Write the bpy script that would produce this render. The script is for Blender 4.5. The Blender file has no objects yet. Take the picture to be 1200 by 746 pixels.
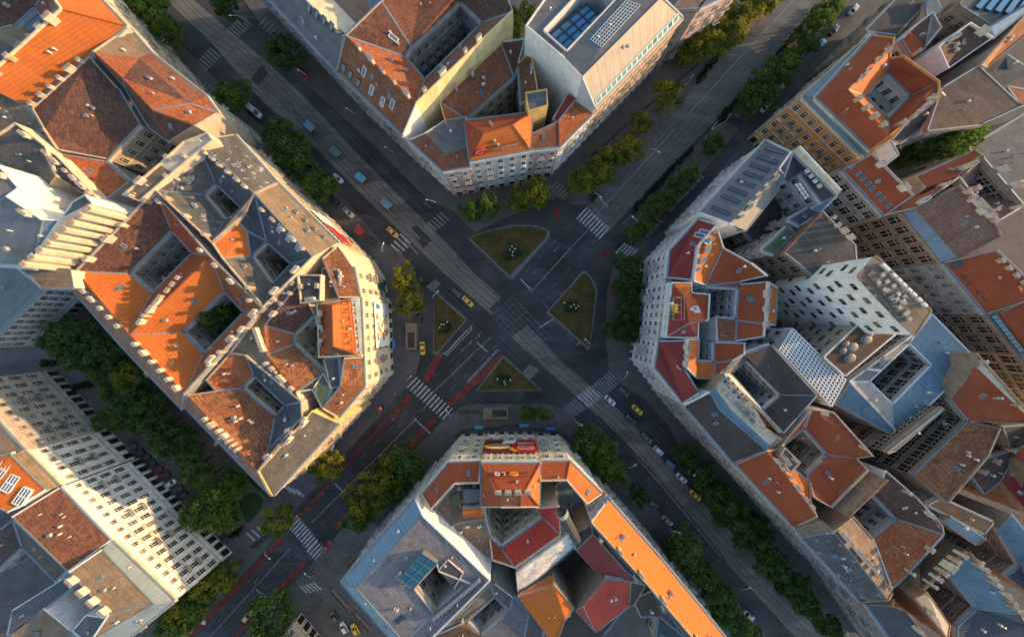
# Overhead view of a city junction at sunrise, built object by object.
import bpy, bmesh, math, random
from mathutils import Vector, Matrix
import numpy as np

random.seed(11)
scene = bpy.context.scene
COL = scene.collection
F, H = 379.5, 115.0          # focal length in photo pixels, camera height in metres
REG = {0: (0, 0, 1.0)}
for i, o in enumerate([(0,0),(200,0),(400,0),(600,0),(800,0),(960,0),(0,160),(200,160),(400,160),(600,160),(760,160),(960,160),
                       (0,320),(200,320),(400,320),(600,320),(760,320),(960,320),(0,480),(200,480),(400,480),(600,480),(800,480),(960,480),
                       (0,556),(200,556),(400,556),(600,556),(800,556),(960,556)]):
    REG[i+1] = (o[0], o[1], 3.925)

def W(px, py, z=0.0):
    """survey point -> metres"""
    return Vector(((px-600)*(H-z)/F, (373-py)*(H-z)/F, z))
def PX(r, x, y):
    ox, oy, s = REG[r]
    return (ox+x/s, oy+y/s)
def G(pts, z=0.0):
    return [W(x, y, z).to_2d() for x, y in pts]

# ---------------------------------------------------------------- node materials
MATS = {}
def newmat(name, rough=0.8, metal=0.0, spec=0.3):
    m = bpy.data.materials.new(name); m.use_nodes = True
    nt = m.node_tree; b = nt.nodes['Principled BSDF']
    b.inputs['Roughness'].default_value = rough
    b.inputs['Metallic'].default_value = metal
    b.inputs['Specular IOR Level'].default_value = spec
    MATS[name] = m
    return m, nt, b
def N(nt, t, **kw):
    n = nt.nodes.new(t)
    for k, v in kw.items():
        if k in n.inputs: n.inputs[k].default_value = v
        else: setattr(n, k, v)
    return n
def coords(nt, kind='Object', scale=(1,1,1)):
    tc = N(nt, 'ShaderNodeTexCoord'); mp = N(nt, 'ShaderNodeMapping')
    mp.inputs['Scale'].default_value = scale
    if kind == 'World':
        g = N(nt, 'ShaderNodeNewGeometry'); nt.links.new(g.outputs['Position'], mp.inputs['Vector'])
    else:
        nt.links.new(tc.outputs[kind], mp.inputs['Vector'])
    return mp.outputs['Vector']
def noise(nt, vec, scale, detail=4, rough=0.6):
    n = N(nt, 'ShaderNodeTexNoise'); n.inputs['Scale'].default_value = scale
    n.inputs['Detail'].default_value = detail; n.inputs['Roughness'].default_value = rough
    nt.links.new(vec, n.inputs['Vector']); return n.outputs['Fac']
def ramp(nt, fac, stops):
    r = N(nt, 'ShaderNodeValToRGB'); e = r.color_ramp.elements
    while len(e) < len(stops): e.new(0.5)
    for k, (p, c) in enumerate(stops):
        e[k].position = p; e[k].color = (*c, 1) if len(c) == 3 else c
    nt.links.new(fac, r.inputs['Fac']); return r.outputs['Color']
def mix(nt, fac, a, b, mode='MIX'):
    m = N(nt, 'ShaderNodeMix', data_type='RGBA', blend_type=mode)
    for sock, v in ((m.inputs[0], fac), (m.inputs[6], a), (m.inputs[7], b)):
        if hasattr(v, 'default_value'): nt.links.new(v, sock)
        else: sock.default_value = v if not isinstance(v, tuple) else ((*v, 1) if len(v) == 3 else v)
    return m.outputs[2]
def bump(nt, b, h, strength=0.3, dist=0.1):
    bp = N(nt, 'ShaderNodeBump'); bp.inputs['Strength'].default_value = strength; bp.inputs['Distance'].default_value = dist
    nt.links.new(h, bp.inputs['Height']); nt.links.new(bp.outputs['Normal'], b.inputs['Normal'])
def c3(t, k=1.0): return tuple(min(1, x*k) for x in t)

def tile_mat(name, c, c2, spots=None, spot_amt=0.5, rough=0.85, mott=1.0):
    """clay tile roof: mottled, streaked along the slope, with replaced tiles as speckles"""
    m, nt, b = newmat(name, rough)
    wv = coords(nt, 'World')
    big = noise(nt, wv, 0.16, 5, 0.65)
    col = ramp(nt, big, [(0.22, c3(c, 1-.28*mott)), (0.5, c), (0.8, c2)])
    st = noise(nt, coords(nt, 'UV', (1.5, .14, 1)), 1.0, 3, .7)
    col = mix(nt, .55*mott, col, ramp(nt, st, [(.3, (.45,.45,.45)), (.7, (1.25,1.25,1.25))]), 'MULTIPLY')
    fine = noise(nt, wv, 2.1, 2, .8)
    col = mix(nt, .7*mott, col, ramp(nt, fine, [(.3, (.55,.55,.55)), (.7, (1.3,1.3,1.3))]), 'MULTIPLY')
    if spots:
        v = N(nt, 'ShaderNodeTexVoronoi', feature='F1'); v.inputs['Scale'].default_value = 1.9
        nt.links.new(coords(nt, 'UV', (.7,1.2,1)), v.inputs['Vector'])
        sel = N(nt, 'ShaderNodeSeparateColor'); nt.links.new(v.outputs['Color'], sel.inputs[0])
        f = N(nt, 'ShaderNodeMath', operation='LESS_THAN'); nt.links.new(sel.outputs[0], f.inputs[0]); f.inputs[1].default_value = spot_amt*1.2
        h = N(nt, 'ShaderNodeMath', operation='MULTIPLY'); nt.links.new(f.outputs[0], h.inputs[0]); h.inputs[1].default_value = .6
        g = N(nt, 'ShaderNodeMath', operation='MULTIPLY'); nt.links.new(h.outputs[0], g.inputs[0])
        pf = ramp(nt, noise(nt, wv, .11, 3), [(.25, (.0,)*3), (.8, (1,)*3)]); nt.links.new(pf, g.inputs[1])
        col = mix(nt, g.outputs[0], col, spots)
    # tile courses
    wav = N(nt, 'ShaderNodeTexWave', wave_type='BANDS', bands_direction='Y'); wav.inputs['Scale'].default_value = .38
    wav.inputs['Distortion'].default_value = .4
    nt.links.new(coords(nt, 'UV'), wav.inputs['Vector'])
    col = mix(nt, .3, col, ramp(nt, wav.outputs['Fac'], [(.0, (.55,)*3), (.5, (1.1,)*3)]), 'MULTIPLY')
    nt.links.new(col, b.inputs['Base Color'])
    bump(nt, b, fine, .5, .12)
def metal_mat(name, c, seam=1.6, rough=.6, metal=.0, dirt=.5):
    """standing-seam sheet metal: seams run up the slope"""
    m, nt, b = newmat(name, rough, metal, .35)
    wv = coords(nt, 'World')
    col = ramp(nt, noise(nt, wv, .2, 5, .65), [(.3, c3(c, 1-dirt*.55)), (.5, c), (.72, c3(c, 1+dirt*.4))])
    wav = N(nt, 'ShaderNodeTexWave', wave_type='BANDS', bands_direction='X', wave_profile='SAW'); wav.inputs['Scale'].default_value = .31/seam*1.0
    nt.links.new(coords(nt, 'UV'), wav.inputs['Vector'])
    s = ramp(nt, wav.outputs['Fac'], [(.0, (.45,)*3), (.16, (1,)*3), (.9, (1,)*3), (1, (1.1,)*3)])
    col = mix(nt, .55, col, s, 'MULTIPLY')
    st = noise(nt, coords(nt, 'UV', (1.1, .1, 1)), 1.2, 3, .7)
    col = mix(nt, .4, col, ramp(nt, st, [(.3, (.55,)*3), (.7, (1.25,)*3)]), 'MULTIPLY')
    nt.links.new(col, b.inputs['Base Color'])
    bump(nt, b, s, .4, .05)
def rough_mat(name, c, var=.35, scale=.35, rough=.9, fine=1.5, spots=None, spec=.25):
    """plaster, concrete, felt, paving: stained at several sizes"""
    m, nt, b = newmat(name, rough, 0, spec)
    wv = coords(nt, 'World')
    col = ramp(nt, noise(nt, wv, scale, 6, .65), [(.3, c3(c, 1-var)), (.5, c), (.7, c3(c, 1+var*.6))])
    f = noise(nt, wv, fine, 3, .75)
    col = mix(nt, .5, col, ramp(nt, f, [(.28, (.68,)*3), (.72, (1.22,)*3)]), 'MULTIPLY')
    vs = noise(nt, coords(nt, 'World', (1, 1, .12)), .9, 3, .7)
    col = mix(nt, .3, col, ramp(nt, vs, [(.3, (.6,)*3), (.65, (1.15,)*3)]), 'MULTIPLY')
    if spots:
        sp = ramp(nt, noise(nt, wv, .42, 5, .75), [(.57, (0,)*3), (.62, (1,)*3)])
        col = mix(nt, sp, col, spots)
    nt.links.new(col, b.inputs['Base Color'])
    bump(nt, b, f, .35, .06)
def felt_mat(name, c, spots=None):
    """flat roof: overlapping felt strips, puddle stains, patches"""
    m, nt, b = newmat(name, .9, 0, .2)
    wv = coords(nt, 'World')
    br = N(nt, 'ShaderNodeTexBrick'); br.inputs['Scale'].default_value = 1; br.inputs['Brick Width'].default_value = 6.5; br.inputs['Row Height'].default_value = 1.1
    br.inputs['Mortar Size'].default_value = .035; br.inputs['Color1'].default_value = (*c3(c, .9), 1); br.inputs['Color2'].default_value = (*c3(c, 1.12), 1); br.inputs['Mortar'].default_value = (*c3(c, .55), 1)
    nt.links.new(coords(nt, 'UV'), br.inputs['Vector']); col = br.outputs['Color']
    col = mix(nt, .75, col, ramp(nt, noise(nt, wv, .3, 6, .7), [(.25, (.5,)*3), (.5, (1,)*3), (.75, (1.3,)*3)]), 'MULTIPLY')
    f = noise(nt, wv, 1.6, 3, .8)
    col = mix(nt, .6, col, ramp(nt, f, [(.28, (.6,)*3), (.72, (1.25,)*3)]), 'MULTIPLY')
    if spots: col = mix(nt, ramp(nt, noise(nt, wv, .5, 6, .8), [(.57, (0,)*3), (.63, (1,)*3)]), col, spots)
    nt.links.new(col, b.inputs['Base Color']); bump(nt, b, f, .35, .06)
def plain_mat(name, c, rough=.5, metal=0, spec=.4, emit=0):
    m, nt, b = newmat(name, rough, metal, spec)
    col = mix(nt, .35, c, ramp(nt, noise(nt, coords(nt, 'Object'), 1.7, 3), [(.3, (.7,)*3), (.7, (1.2,)*3)]), 'MULTIPLY')
    nt.links.new(col, b.inputs['Base Color'])

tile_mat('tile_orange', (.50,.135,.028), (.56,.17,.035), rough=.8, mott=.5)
tile_mat('sheet_orange', (.60,.145,.014), (.64,.165,.018), rough=.7, mott=.35)
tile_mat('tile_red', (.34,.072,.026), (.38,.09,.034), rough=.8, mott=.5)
tile_mat('tile_rust', (.33,.095,.038), (.42,.15,.06), (.45,.20,.09), .3)
tile_mat('tile_brown', (.21,.085,.048), (.29,.13,.075), (.40,.17,.075), .35)
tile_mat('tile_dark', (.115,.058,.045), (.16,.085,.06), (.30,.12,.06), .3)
tile_mat('tile_speckle', (.20,.075,.04), (.33,.14,.06), (.46,.22,.09), .5)
tile_mat('tile_mauve', (.25,.125,.09), (.31,.17,.12), (.34,.20,.14), .3)
metal_mat('metal_red', (.23,.028,.024), 1.3, dirt=.25)
metal_mat('metal_scarlet', (.46,.038,.022), 1.4, dirt=.2)
metal_mat('metal_blue', (.125,.20,.265), 1.3, rough=.6)
metal_mat('metal_sky', (.17,.26,.33), 1.4, dirt=.25)
metal_mat('metal_gray', (.155,.155,.16), 1.3)
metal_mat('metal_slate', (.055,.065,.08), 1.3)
metal_mat('metal_beige', (.34,.30,.27), 2.6, dirt=.25)
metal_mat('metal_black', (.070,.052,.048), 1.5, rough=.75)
metal_mat('zinc', (.19,.245,.28), 1.2, dirt=.3)
metal_mat('green_sheet', (.07,.11,.06), 1.0)
felt_mat('flat_gray', (.145,.147,.152))
felt_mat('flat_old', (.12,.108,.098), spots=(.22,.15,.10))
felt_mat('flat_splashed', (.105,.103,.103), spots=(.45,.45,.46))
felt_mat('flat_brown', (.16,.115,.085))
felt_mat('flat_umber', (.10,.066,.048))
felt_mat('flat_pink', (.215,.195,.20))
felt_mat('flat_tan', (.225,.165,.115), spots=(.30,.20,.13))
felt_mat('flat_teal', (.10,.17,.185))
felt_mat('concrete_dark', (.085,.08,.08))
rough_mat('plaster_cream', (.62,.52,.38), .25)
rough_mat('plaster_white', (.78,.75,.70), .18)
rough_mat('plaster_cool', (0.493,0.518,0.544), .15)
rough_mat('plaster_beige', (0.391,0.332,0.264), .25)
rough_mat('plaster_gray', (0.306,0.293,0.281), .3)
rough_mat('plaster_ochre', (.62,.43,.17), .3)
rough_mat('plaster_yellow', (.70,.57,.31), .25)
rough_mat('plaster_orange', (.56,.26,.095), .2)
rough_mat('plaster_pink', (.55,.36,.33), .25)
rough_mat('plaster_stained', (.55,.52,.49), .45, .3, spots=(.33,.31,.30))
rough_mat('brick_wall', (.27,.165,.105), .4, .5)
rough_mat('stone_brown', (.25,.19,.145), .35, .5)
rough_mat('trim_white', (.66,.64,.60), .2)
rough_mat('trim_cream', (.58,.50,.38), .2)
rough_mat('trim_gray', (.38,.37,.36), .25)
rough_mat('trim_brown', (.32,.24,.18), .25)
rough_mat('chimney_brick', (.50,.36,.24), .35, 1.0)
rough_mat('chimney_render', (.60,.52,.42), .3, 1.0)
rough_mat('kerb_stone', (.20,.19,.18), .25, .8)
plain_mat('steel', (.30,.31,.32), .4, .6)
plain_mat('steel_white', (.62,.62,.60), .45)
plain_mat('dark_steel', (.045,.047,.05), .5)
plain_mat('rubber', (.02,.02,.02), .8)
plain_mat('lamp_glass', (.75,.76,.74), .3)
plain_mat('orange_paint', (.65,.22,.03), .5)
plain_mat('red_paint', (.45,.035,.02), .5)
plain_mat('sign_red', (.55,.015,.012), .4)
plain_mat('sign_blue', (.06,.16,.42), .4)
plain_mat('letter_blue', (.25,.48,.72), .4)
plain_mat('sign_white', (.78,.78,.76), .4)
plain_mat('sign_yellow', (.65,.45,.04), .4)
plain_mat('sign_orange', (.72,.26,.03), .4)
plain_mat('sign_brown', (.10,.035,.02), .5)
plain_mat('food_gold', (.70,.36,.06), .5)
plain_mat('food_red', (.42,.07,.03), .5)
plain_mat('canvas_white', (.74,.72,.68), .8)
plain_mat('awning_red', (.35,.05,.05), .8)
plain_mat('green_paint', (.03,.16,.07), .5)
plain_mat('teal_paint', (.03,.33,.38), .45)
plain_mat('bark', (.085,.062,.045), .9)
def glass_mat(name, c, c2, rough=.12, spec=.6):
    m, nt, b = newmat(name, rough, 0, spec)
    oi = N(nt, 'ShaderNodeObjectInfo')
    nt.links.new(ramp(nt, oi.outputs['Random'], [(0, c), (.55, c), (.7, c2), (.85, c3(c2, .5)), (1, c3(c, 1.8))]), b.inputs['Base Color'])
glass_mat('pane', (.018,.02,.024), (.15,.135,.115))
glass_mat('pane_dark', (.014,.013,.013), (.03,.028,.025))
glass_mat('skylight_glass', (.06,.11,.15), (.13,.2,.25), .15, .5)
glass_mat('skylight_dark', (.035,.075,.10), (.05,.1,.13), .1, .8)
glass_mat('blue_glass', (.03,.20,.40), (.04,.22,.42), .08, .8)
glass_mat('teal_roof_glass', (.015,.10,.16), (.02,.12,.18), .12, .5)
glass_mat('canopy_glass', (.03,.24,.30), (.03,.24,.30), .35, .4)
glass_mat('teal_glass', (.10,.30,.36), (.12,.33,.40), .1, .8)

# ---------------------------------------------------------------- mesh building
class MB:
    """collects faces with materials and links them as one mesh object"""
    def __init__(s): s.v = []; s.f = []; s.m = []; s.uv = []
    def face(s, pts, mat, uvs=None):
        b = len(s.v); s.v.extend([tuple(p) for p in pts]); s.f.append(tuple(range(b, b+len(pts)))); s.m.append(mat); s.uv.append(uvs)
    def box(s, c, ax, ay, az, mat, caps=True):
        """c centre, three half-axis vectors"""
        c, ax, ay, az = map(Vector, (c, ax, ay, az))
        P = [c+ax*i+ay*j+az*k for k in (-1,1) for j in (-1,1) for i in (-1,1)]
        for q in ((0,2,3,1),(4,5,7,6),(0,1,5,4),(2,6,7,3),(0,4,6,2),(1,3,7,5)):
            s.face([P[i] for i in q], mat)
    def bar(s, a, b, w, h, mat, up=(0,0,1)):
        a, b = Vector(a), Vector(b); d = b-a
        if d.length < 1e-4: return
        u = Vector(up); x = d.cross(u)
        if x.length < 1e-4: x = d.cross(Vector((1,0,0)))
        x.normalize(); y = x.cross(d).normalized()
        s.box((a+b)/2, d/2, x*w/2, y*h/2, mat)
    def tube(s, pts, rs, mat, n=6):
        pts = [Vector(p) for p in pts]; rings = []
        for i, p in enumerate(pts):
            d = (pts[min(i+1, len(pts)-1)]-pts[max(i-1, 0)]).normalized()
            x = d.orthogonal().normalized(); y = d.cross(x)
            rings.append([p+(x*math.cos(6.28319*k/n)+y*math.sin(6.28319*k/n))*rs[i] for k in range(n)])
        for i in range(len(rings)-1):
            for k in range(n):
                s.face([rings[i][k], rings[i][(k+1)%n], rings[i+1][(k+1)%n], rings[i+1][k]], mat)
        s.face(rings[-1], mat); s.face(rings[0][::-1], mat)
    def prism(s, poly, z0, z1, mat, side=None, bottom=False):
        """poly of 2-d points"""
        if area2(poly) < 0: poly = poly[::-1]
        s.face([(p[0], p[1], z1) for p in poly], mat)
        for i in range(len(poly)):
            a, b = poly[i], poly[(i+1) % len(poly)]
            s.face([(a[0],a[1],z0), (b[0],b[1],z0), (b[0],b[1],z1), (a[0],a[1],z1)], side or mat)
        if bottom: s.face([(p[0], p[1], z0) for p in poly[::-1]], mat)
    def mesh(s, name, weld=True, off=(0,0,0)):
        me = bpy.data.meshes.new(name)
        ox, oy, oz = off
        me.from_pydata([(x-ox, y-oy, z-oz) for x, y, z in s.v], [], s.f)
        names = []
        for m in s.m:
            if m not in names: names.append(m)
        for m in names: me.materials.append(MATS[m])
        me.polygons.foreach_set('material_index', [names.index(m) for m in s.m])
        uvl = me.uv_layers.new(name='UVMap')
        if any(u for u in s.uv):
            data = []
            for f, u in zip(s.f, s.uv):
                for k in range(len(f)): data.extend(u[k] if u else (0, 0))
            uvl.data.foreach_set('uv', data)
        if weld:
            bm = bmesh.new(); bm.from_mesh(me); bmesh.ops.remove_doubles(bm, verts=bm.verts, dist=1e-4); bm.to_mesh(me); bm.free()
        me.update()
        return me
    def build(s, name, parent=None, off=None, weld=True):
        if off is None: off = parent_loc(parent) if parent else (0,0,0)
        o = bpy.data.objects.new(name, s.mesh(name, weld, off)); COL.objects.link(o)
        if parent: o.parent = parent
        return o
def area2(p): return sum(p[i][0]*p[(i+1) % len(p)][1]-p[(i+1) % len(p)][0]*p[i][1] for i in range(len(p)))/2
def parent_loc(o):
    l = Vector((0,0,0))
    while o: l += o.location; o = o.parent
    return l
def tag(o, label=None, cat=None, group=None, kind=None):
    for k, v in (('label', label), ('category', cat), ('group', group), ('kind', kind)):
        if v: o[k] = v
    return o
def empty(name, loc, rz=0, label=None, cat=None, group=None):
    o = bpy.data.objects.new(name, None); COL.objects.link(o); o.location = loc; o.rotation_euler = (0,0,rz)
    o.empty_display_size = .3
    return tag(o, label, cat, group)
def put(name, mesh, parent, loc, rz=0, rot=None):
    o = bpy.data.objects.new(name, mesh); COL.objects.link(o); o.parent = parent; o.location = loc
    o.rotation_euler = rot if rot is not None else (0,0,rz)
    return o
def copy_tree(o, parent=None):
    c = o.copy(); COL.objects.link(c); c.parent = parent
    for ch in list(o.children): copy_tree(ch, c)
    return c
def struct(name, mb, label=None, weld=True):
    o = mb.build(name, weld=weld); o['kind'] = 'structure'
    if label: o['label'] = label
    return o
ORD = ['nearest', 'second', 'third', 'fourth', 'fifth', 'sixth', 'seventh', 'eighth', 'ninth', 'tenth', 'eleventh', 'twelfth',
       'thirteenth', 'fourteenth', 'fifteenth', 'sixteenth', 'seventeenth', 'eighteenth', 'nineteenth', 'twentieth', 'twenty-first', 'twenty-second',
       'twenty-third', 'twenty-fourth', 'twenty-fifth']
# ---------------------------------------------------------------- windows, chimneys: unit meshes shared by copies
# local axes: x along the wall, y out of the wall, z up, origin at the middle of the sill
def window_mesh(name, w, h, trim, style, pane='pane'):
    m = MB(); t = .16
    m.face([(-w/2,.03,0),(w/2,.03,0),(w/2,.03,h),(-w/2,.03,h)], pane)
    def bx(x0,x1,y1,z0,z1,mt): m.box(((x0+x1)/2,y1/2,(z0+z1)/2), ((x1-x0)/2,0,0), (0,y1/2,0), (0,0,(z1-z0)/2), mt)
    bx(-w/2-t,-w/2,.18,0,h,trim); bx(w/2,w/2+t,.18,0,h,trim); bx(-w/2-t,w/2+t,.18,h,h+t,trim)
    bx(-w/2-t-.08,w/2+t+.08,.30,-.16,0,trim)
    bx(-.05,.05,.07,0,h,'trim_white'); bx(-w/2,-.05,.07,h*.66,h*.66+.09,'trim_white'); bx(.05,w/2,.07,h*.66,h*.66+.09,'trim_white')
    if style == 'pediment':
        bx(-w/2-.35,w/2+.35,.42,h+t+.18,h+t+.38,trim)
        m.prism_y = None
        P = [(-w/2-.35,h+t+.382),(w/2+.35,h+t+.382),(0,h+t+.85)]
        m.face([(x,.34,z) for x, z in P], trim)
        m.face([(P[1][0],.34,P[1][1]),(P[1][0],0,P[1][1]),(0,0,P[2][1]),(0,.34,P[2][1])], trim)
        m.face([(P[0][0],0,P[0][1]),(P[0][0],.34,P[0][1]),(0,.34,P[2][1]),(0,0,P[2][1])], trim)
    if style == 'hood': bx(-w/2-.3,w/2+.3,.38,h+t+.12,h+t+.34,trim)
    return m.mesh(name)
def shop_mesh(name, trim):
    m = MB(); w, h = 2.0, 2.9
    m.face([(-w/2,.03,0),(w/2,.03,0),(w/2,.03,h),(-w/2,.03,h)], 'pane_dark')
    def bx(x0,x1,y1,z0,z1,mt): m.box(((x0+x1)/2,y1/2,(z0+z1)/2), ((x1-x0)/2,0,0), (0,y1/2,0), (0,0,(z1-z0)/2), mt)
    bx(-w/2-.2,-w/2,.22,0,h,trim); bx(w/2,w/2+.2,.22,0,h,trim); bx(-w/2-.2,w/2+.2,.34,h,h+.35,trim)
    bx(-.04,.04,.08,0,h,'dark_steel')
    return m.mesh(name)
def strip_mesh(name):
    m = MB(); w, h = 1.9, .95
    m.face([(-w/2,.03,0),(w/2,.03,0),(w/2,.03,h),(-w/2,.03,h)], 'pane')
    m.box((.3,.05,h/2),(.03,0,0),(0,.03,0),(0,0,h/2),'steel_white')
    for x0,x1,z0,z1 in ((-w/2-.07,-w/2,-.07,h+.07),(w/2,w/2+.07,-.07,h+.07),(-w/2,w/2,-.07,0),(-w/2,w/2,h,h+.07)):
        m.box(((x0+x1)/2,.04,(z0+z1)/2), ((x1-x0)/2,0,0), (0,.04,0), (0,0,(z1-z0)/2), 'dark_steel')
    return m.mesh(name)
def balcony_mesh(name, trim):
    m = MB()
    m.box((0,.55,-.12), (1.25,0,0), (0,.55,0), (0,0,.12), trim)
    for x in np.linspace(-1.2, 1.2, 11): m.box((x,1.04,.5), (.025,0,0), (0,.025,0), (0,0,.5), 'dark_steel')
    for x in (-1.2, 1.2):
        for y in (.2,.48,.76): m.box((x,y,.5), (.025,0,0), (0,.025,0), (0,0,.5), 'dark_steel')
    m.box((0,1.04,1.03), (1.24,0,0), (0,.04,0), (0,0,.03), 'dark_steel')
    for x in (-1.2, 1.2): m.box((x,.5,1.03), (.04,0,0), (0,.5,0), (0,0,.03), 'dark_steel')
    return m.mesh(name)
UNIT = {}
for tr in ('white','cream','gray','brown'):
    t = 'trim_'+tr
    UNIT['plain', tr] = window_mesh('window', 1.25, 2.2, t, 'plain')
    UNIT['hood', tr] = window_mesh('window', 1.3, 2.4, t, 'hood')
    UNIT['pediment', tr] = window_mesh('window', 1.3, 2.5, t, 'pediment')
    UNIT['small', tr] = window_mesh('window', 1.1, 1.3, t, 'plain')
    UNIT['wide', tr] = window_mesh('window', 2.1, 2.7, t, 'hood', 'pane_dark')
    UNIT['shop', tr] = shop_mesh('shop_window', t)
    UNIT['balcony', tr] = balcony_mesh('balcony', t)
    UNIT['strip', tr] = strip_mesh('window')
def chimney_mesh(L, Wd, h, mat, pots):
    m = MB()
    m.box((0,0,h/2-.6), (L/2,0,0), (0,Wd/2,0), (0,0,h/2+.6), mat)
    m.box((0,0,h+.08), (L/2+.12,0,0), (0,Wd/2+.12,0), (0,0,.08), 'trim_gray')
    for k in range(pots):
        x = (k-(pots-1)/2)*L/max(pots,1)
        m.tube([(x,0,h+.16),(x,0,h+.16+.45)], [.12,.09], 'stone_brown', 6)
    return m.mesh('chimney')
CHIM = [chimney_mesh(.9,.6,1.3,'chimney_render',2), chimney_mesh(1.6,.65,1.4,'chimney_render',3),
        chimney_mesh(1.2,.65,1.2,'chimney_brick',2), chimney_mesh(2.2,.7,1.5,'chimney_render',4), chimney_mesh(.65,.65,1.6,'chimney_brick',1)]
def skylight_mesh(w, l, glass, rim='zinc'):
    m = MB()
    m.face([(-w/2,-l/2,.17),(w/2,-l/2,.17),(w/2,l/2,.17),(-w/2,l/2,.17)], glass)
    for c, ax, ay in (((0,-l/2,.1),(w/2+.1,0,0),(0,.1,0)), ((0,l/2,.1),(w/2+.1,0,0),(0,.1,0)), ((-w/2,0,.1),(.1,0,0),(0,l/2-.1,0)), ((w/2,0,.1),(.1,0,0),(0,l/2-.1,0))):
        m.box(c, ax, ay, (0,0,.12), rim)
    return m.mesh('skylight')
SKY = {'small': skylight_mesh(.8,1.2,'skylight_glass'), 'long': skylight_mesh(1.0,5.0,'skylight_dark','metal_slate'),
       'tall': skylight_mesh(1.2,2.4,'skylight_glass','trim_white'), 'dark': skylight_mesh(1.3,1.9,'skylight_dark','metal_slate'),
       'strip': skylight_mesh(2.3,1.5,'teal_glass','steel_white')}
def vent_mesh(kind):
    m = MB()
    if kind == 0:
        m.tube([(0,0,-.3),(0,0,.7)], [.14,.14], 'steel_white', 7); m.tube([(0,0,.7),(0,0,.9)], [.26,.05], 'steel', 7)
    elif kind == 1:
        m.box((0,0,.2), (.45,0,0), (0,.35,0), (0,0,.4), 'trim_gray'); m.box((0,0,.64), (.55,0,0), (0,.45,0), (0,0,.05), 'zinc')
    elif kind == 3:
        m.box((0,0,.25), (.22,0,0), (0,.22,0), (0,0,.4), 'chimney_render'); m.box((0,0,.69), (.3,0,0), (0,.3,0), (0,0,.04), 'trim_white')
    elif kind == 2:
        m.box((0,0,.35), (.55,0,0), (0,.3,0), (0,0,.4), 'steel_white'); m.tube([(0,.31,.4),(0,.33,.4)], [.27,.27], 'dark_steel', 10)
    return m.mesh(('roof_vent','roof_hatch','air_conditioner','roof_vent')[kind])
VENT = [vent_mesh(k) for k in range(4)]
def antenna_mesh():
    m = MB(); m.tube([(0,0,-.3),(0,0,3.4)], [.045,.03], 'steel', 5)
    for z, l in ((3.2,.9),(2.9,.75),(2.6,1.0)): m.bar((-l,0,z),(l,0,z),.03,.03,'steel')
    m.bar((0,-.9,3.05),(0,.9,3.05),.03,.03,'steel')
    return m.mesh('antenna')
ANT = antenna_mesh()
def dish_mesh():
    m = MB(); n = 10
    m.tube([(0,0,-.3),(0,0,.8)], [.05,.05], 'steel', 5)
    R = [[Vector((.25*rr*rr+.1, r*math.cos(k*6.2832/n), .8+r*math.sin(k*6.2832/n))) for k in range(n)] for rr, r in ((.0,.02),(.6,.3),(1,.5))]
    for i in range(2):
        for k in range(n): m.face([R[i][k], R[i+1][k], R[i+1][(k+1)%n], R[i][(k+1)%n]], 'steel_white')
    return m.mesh('satellite_dish')
DISH = dish_mesh()

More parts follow.
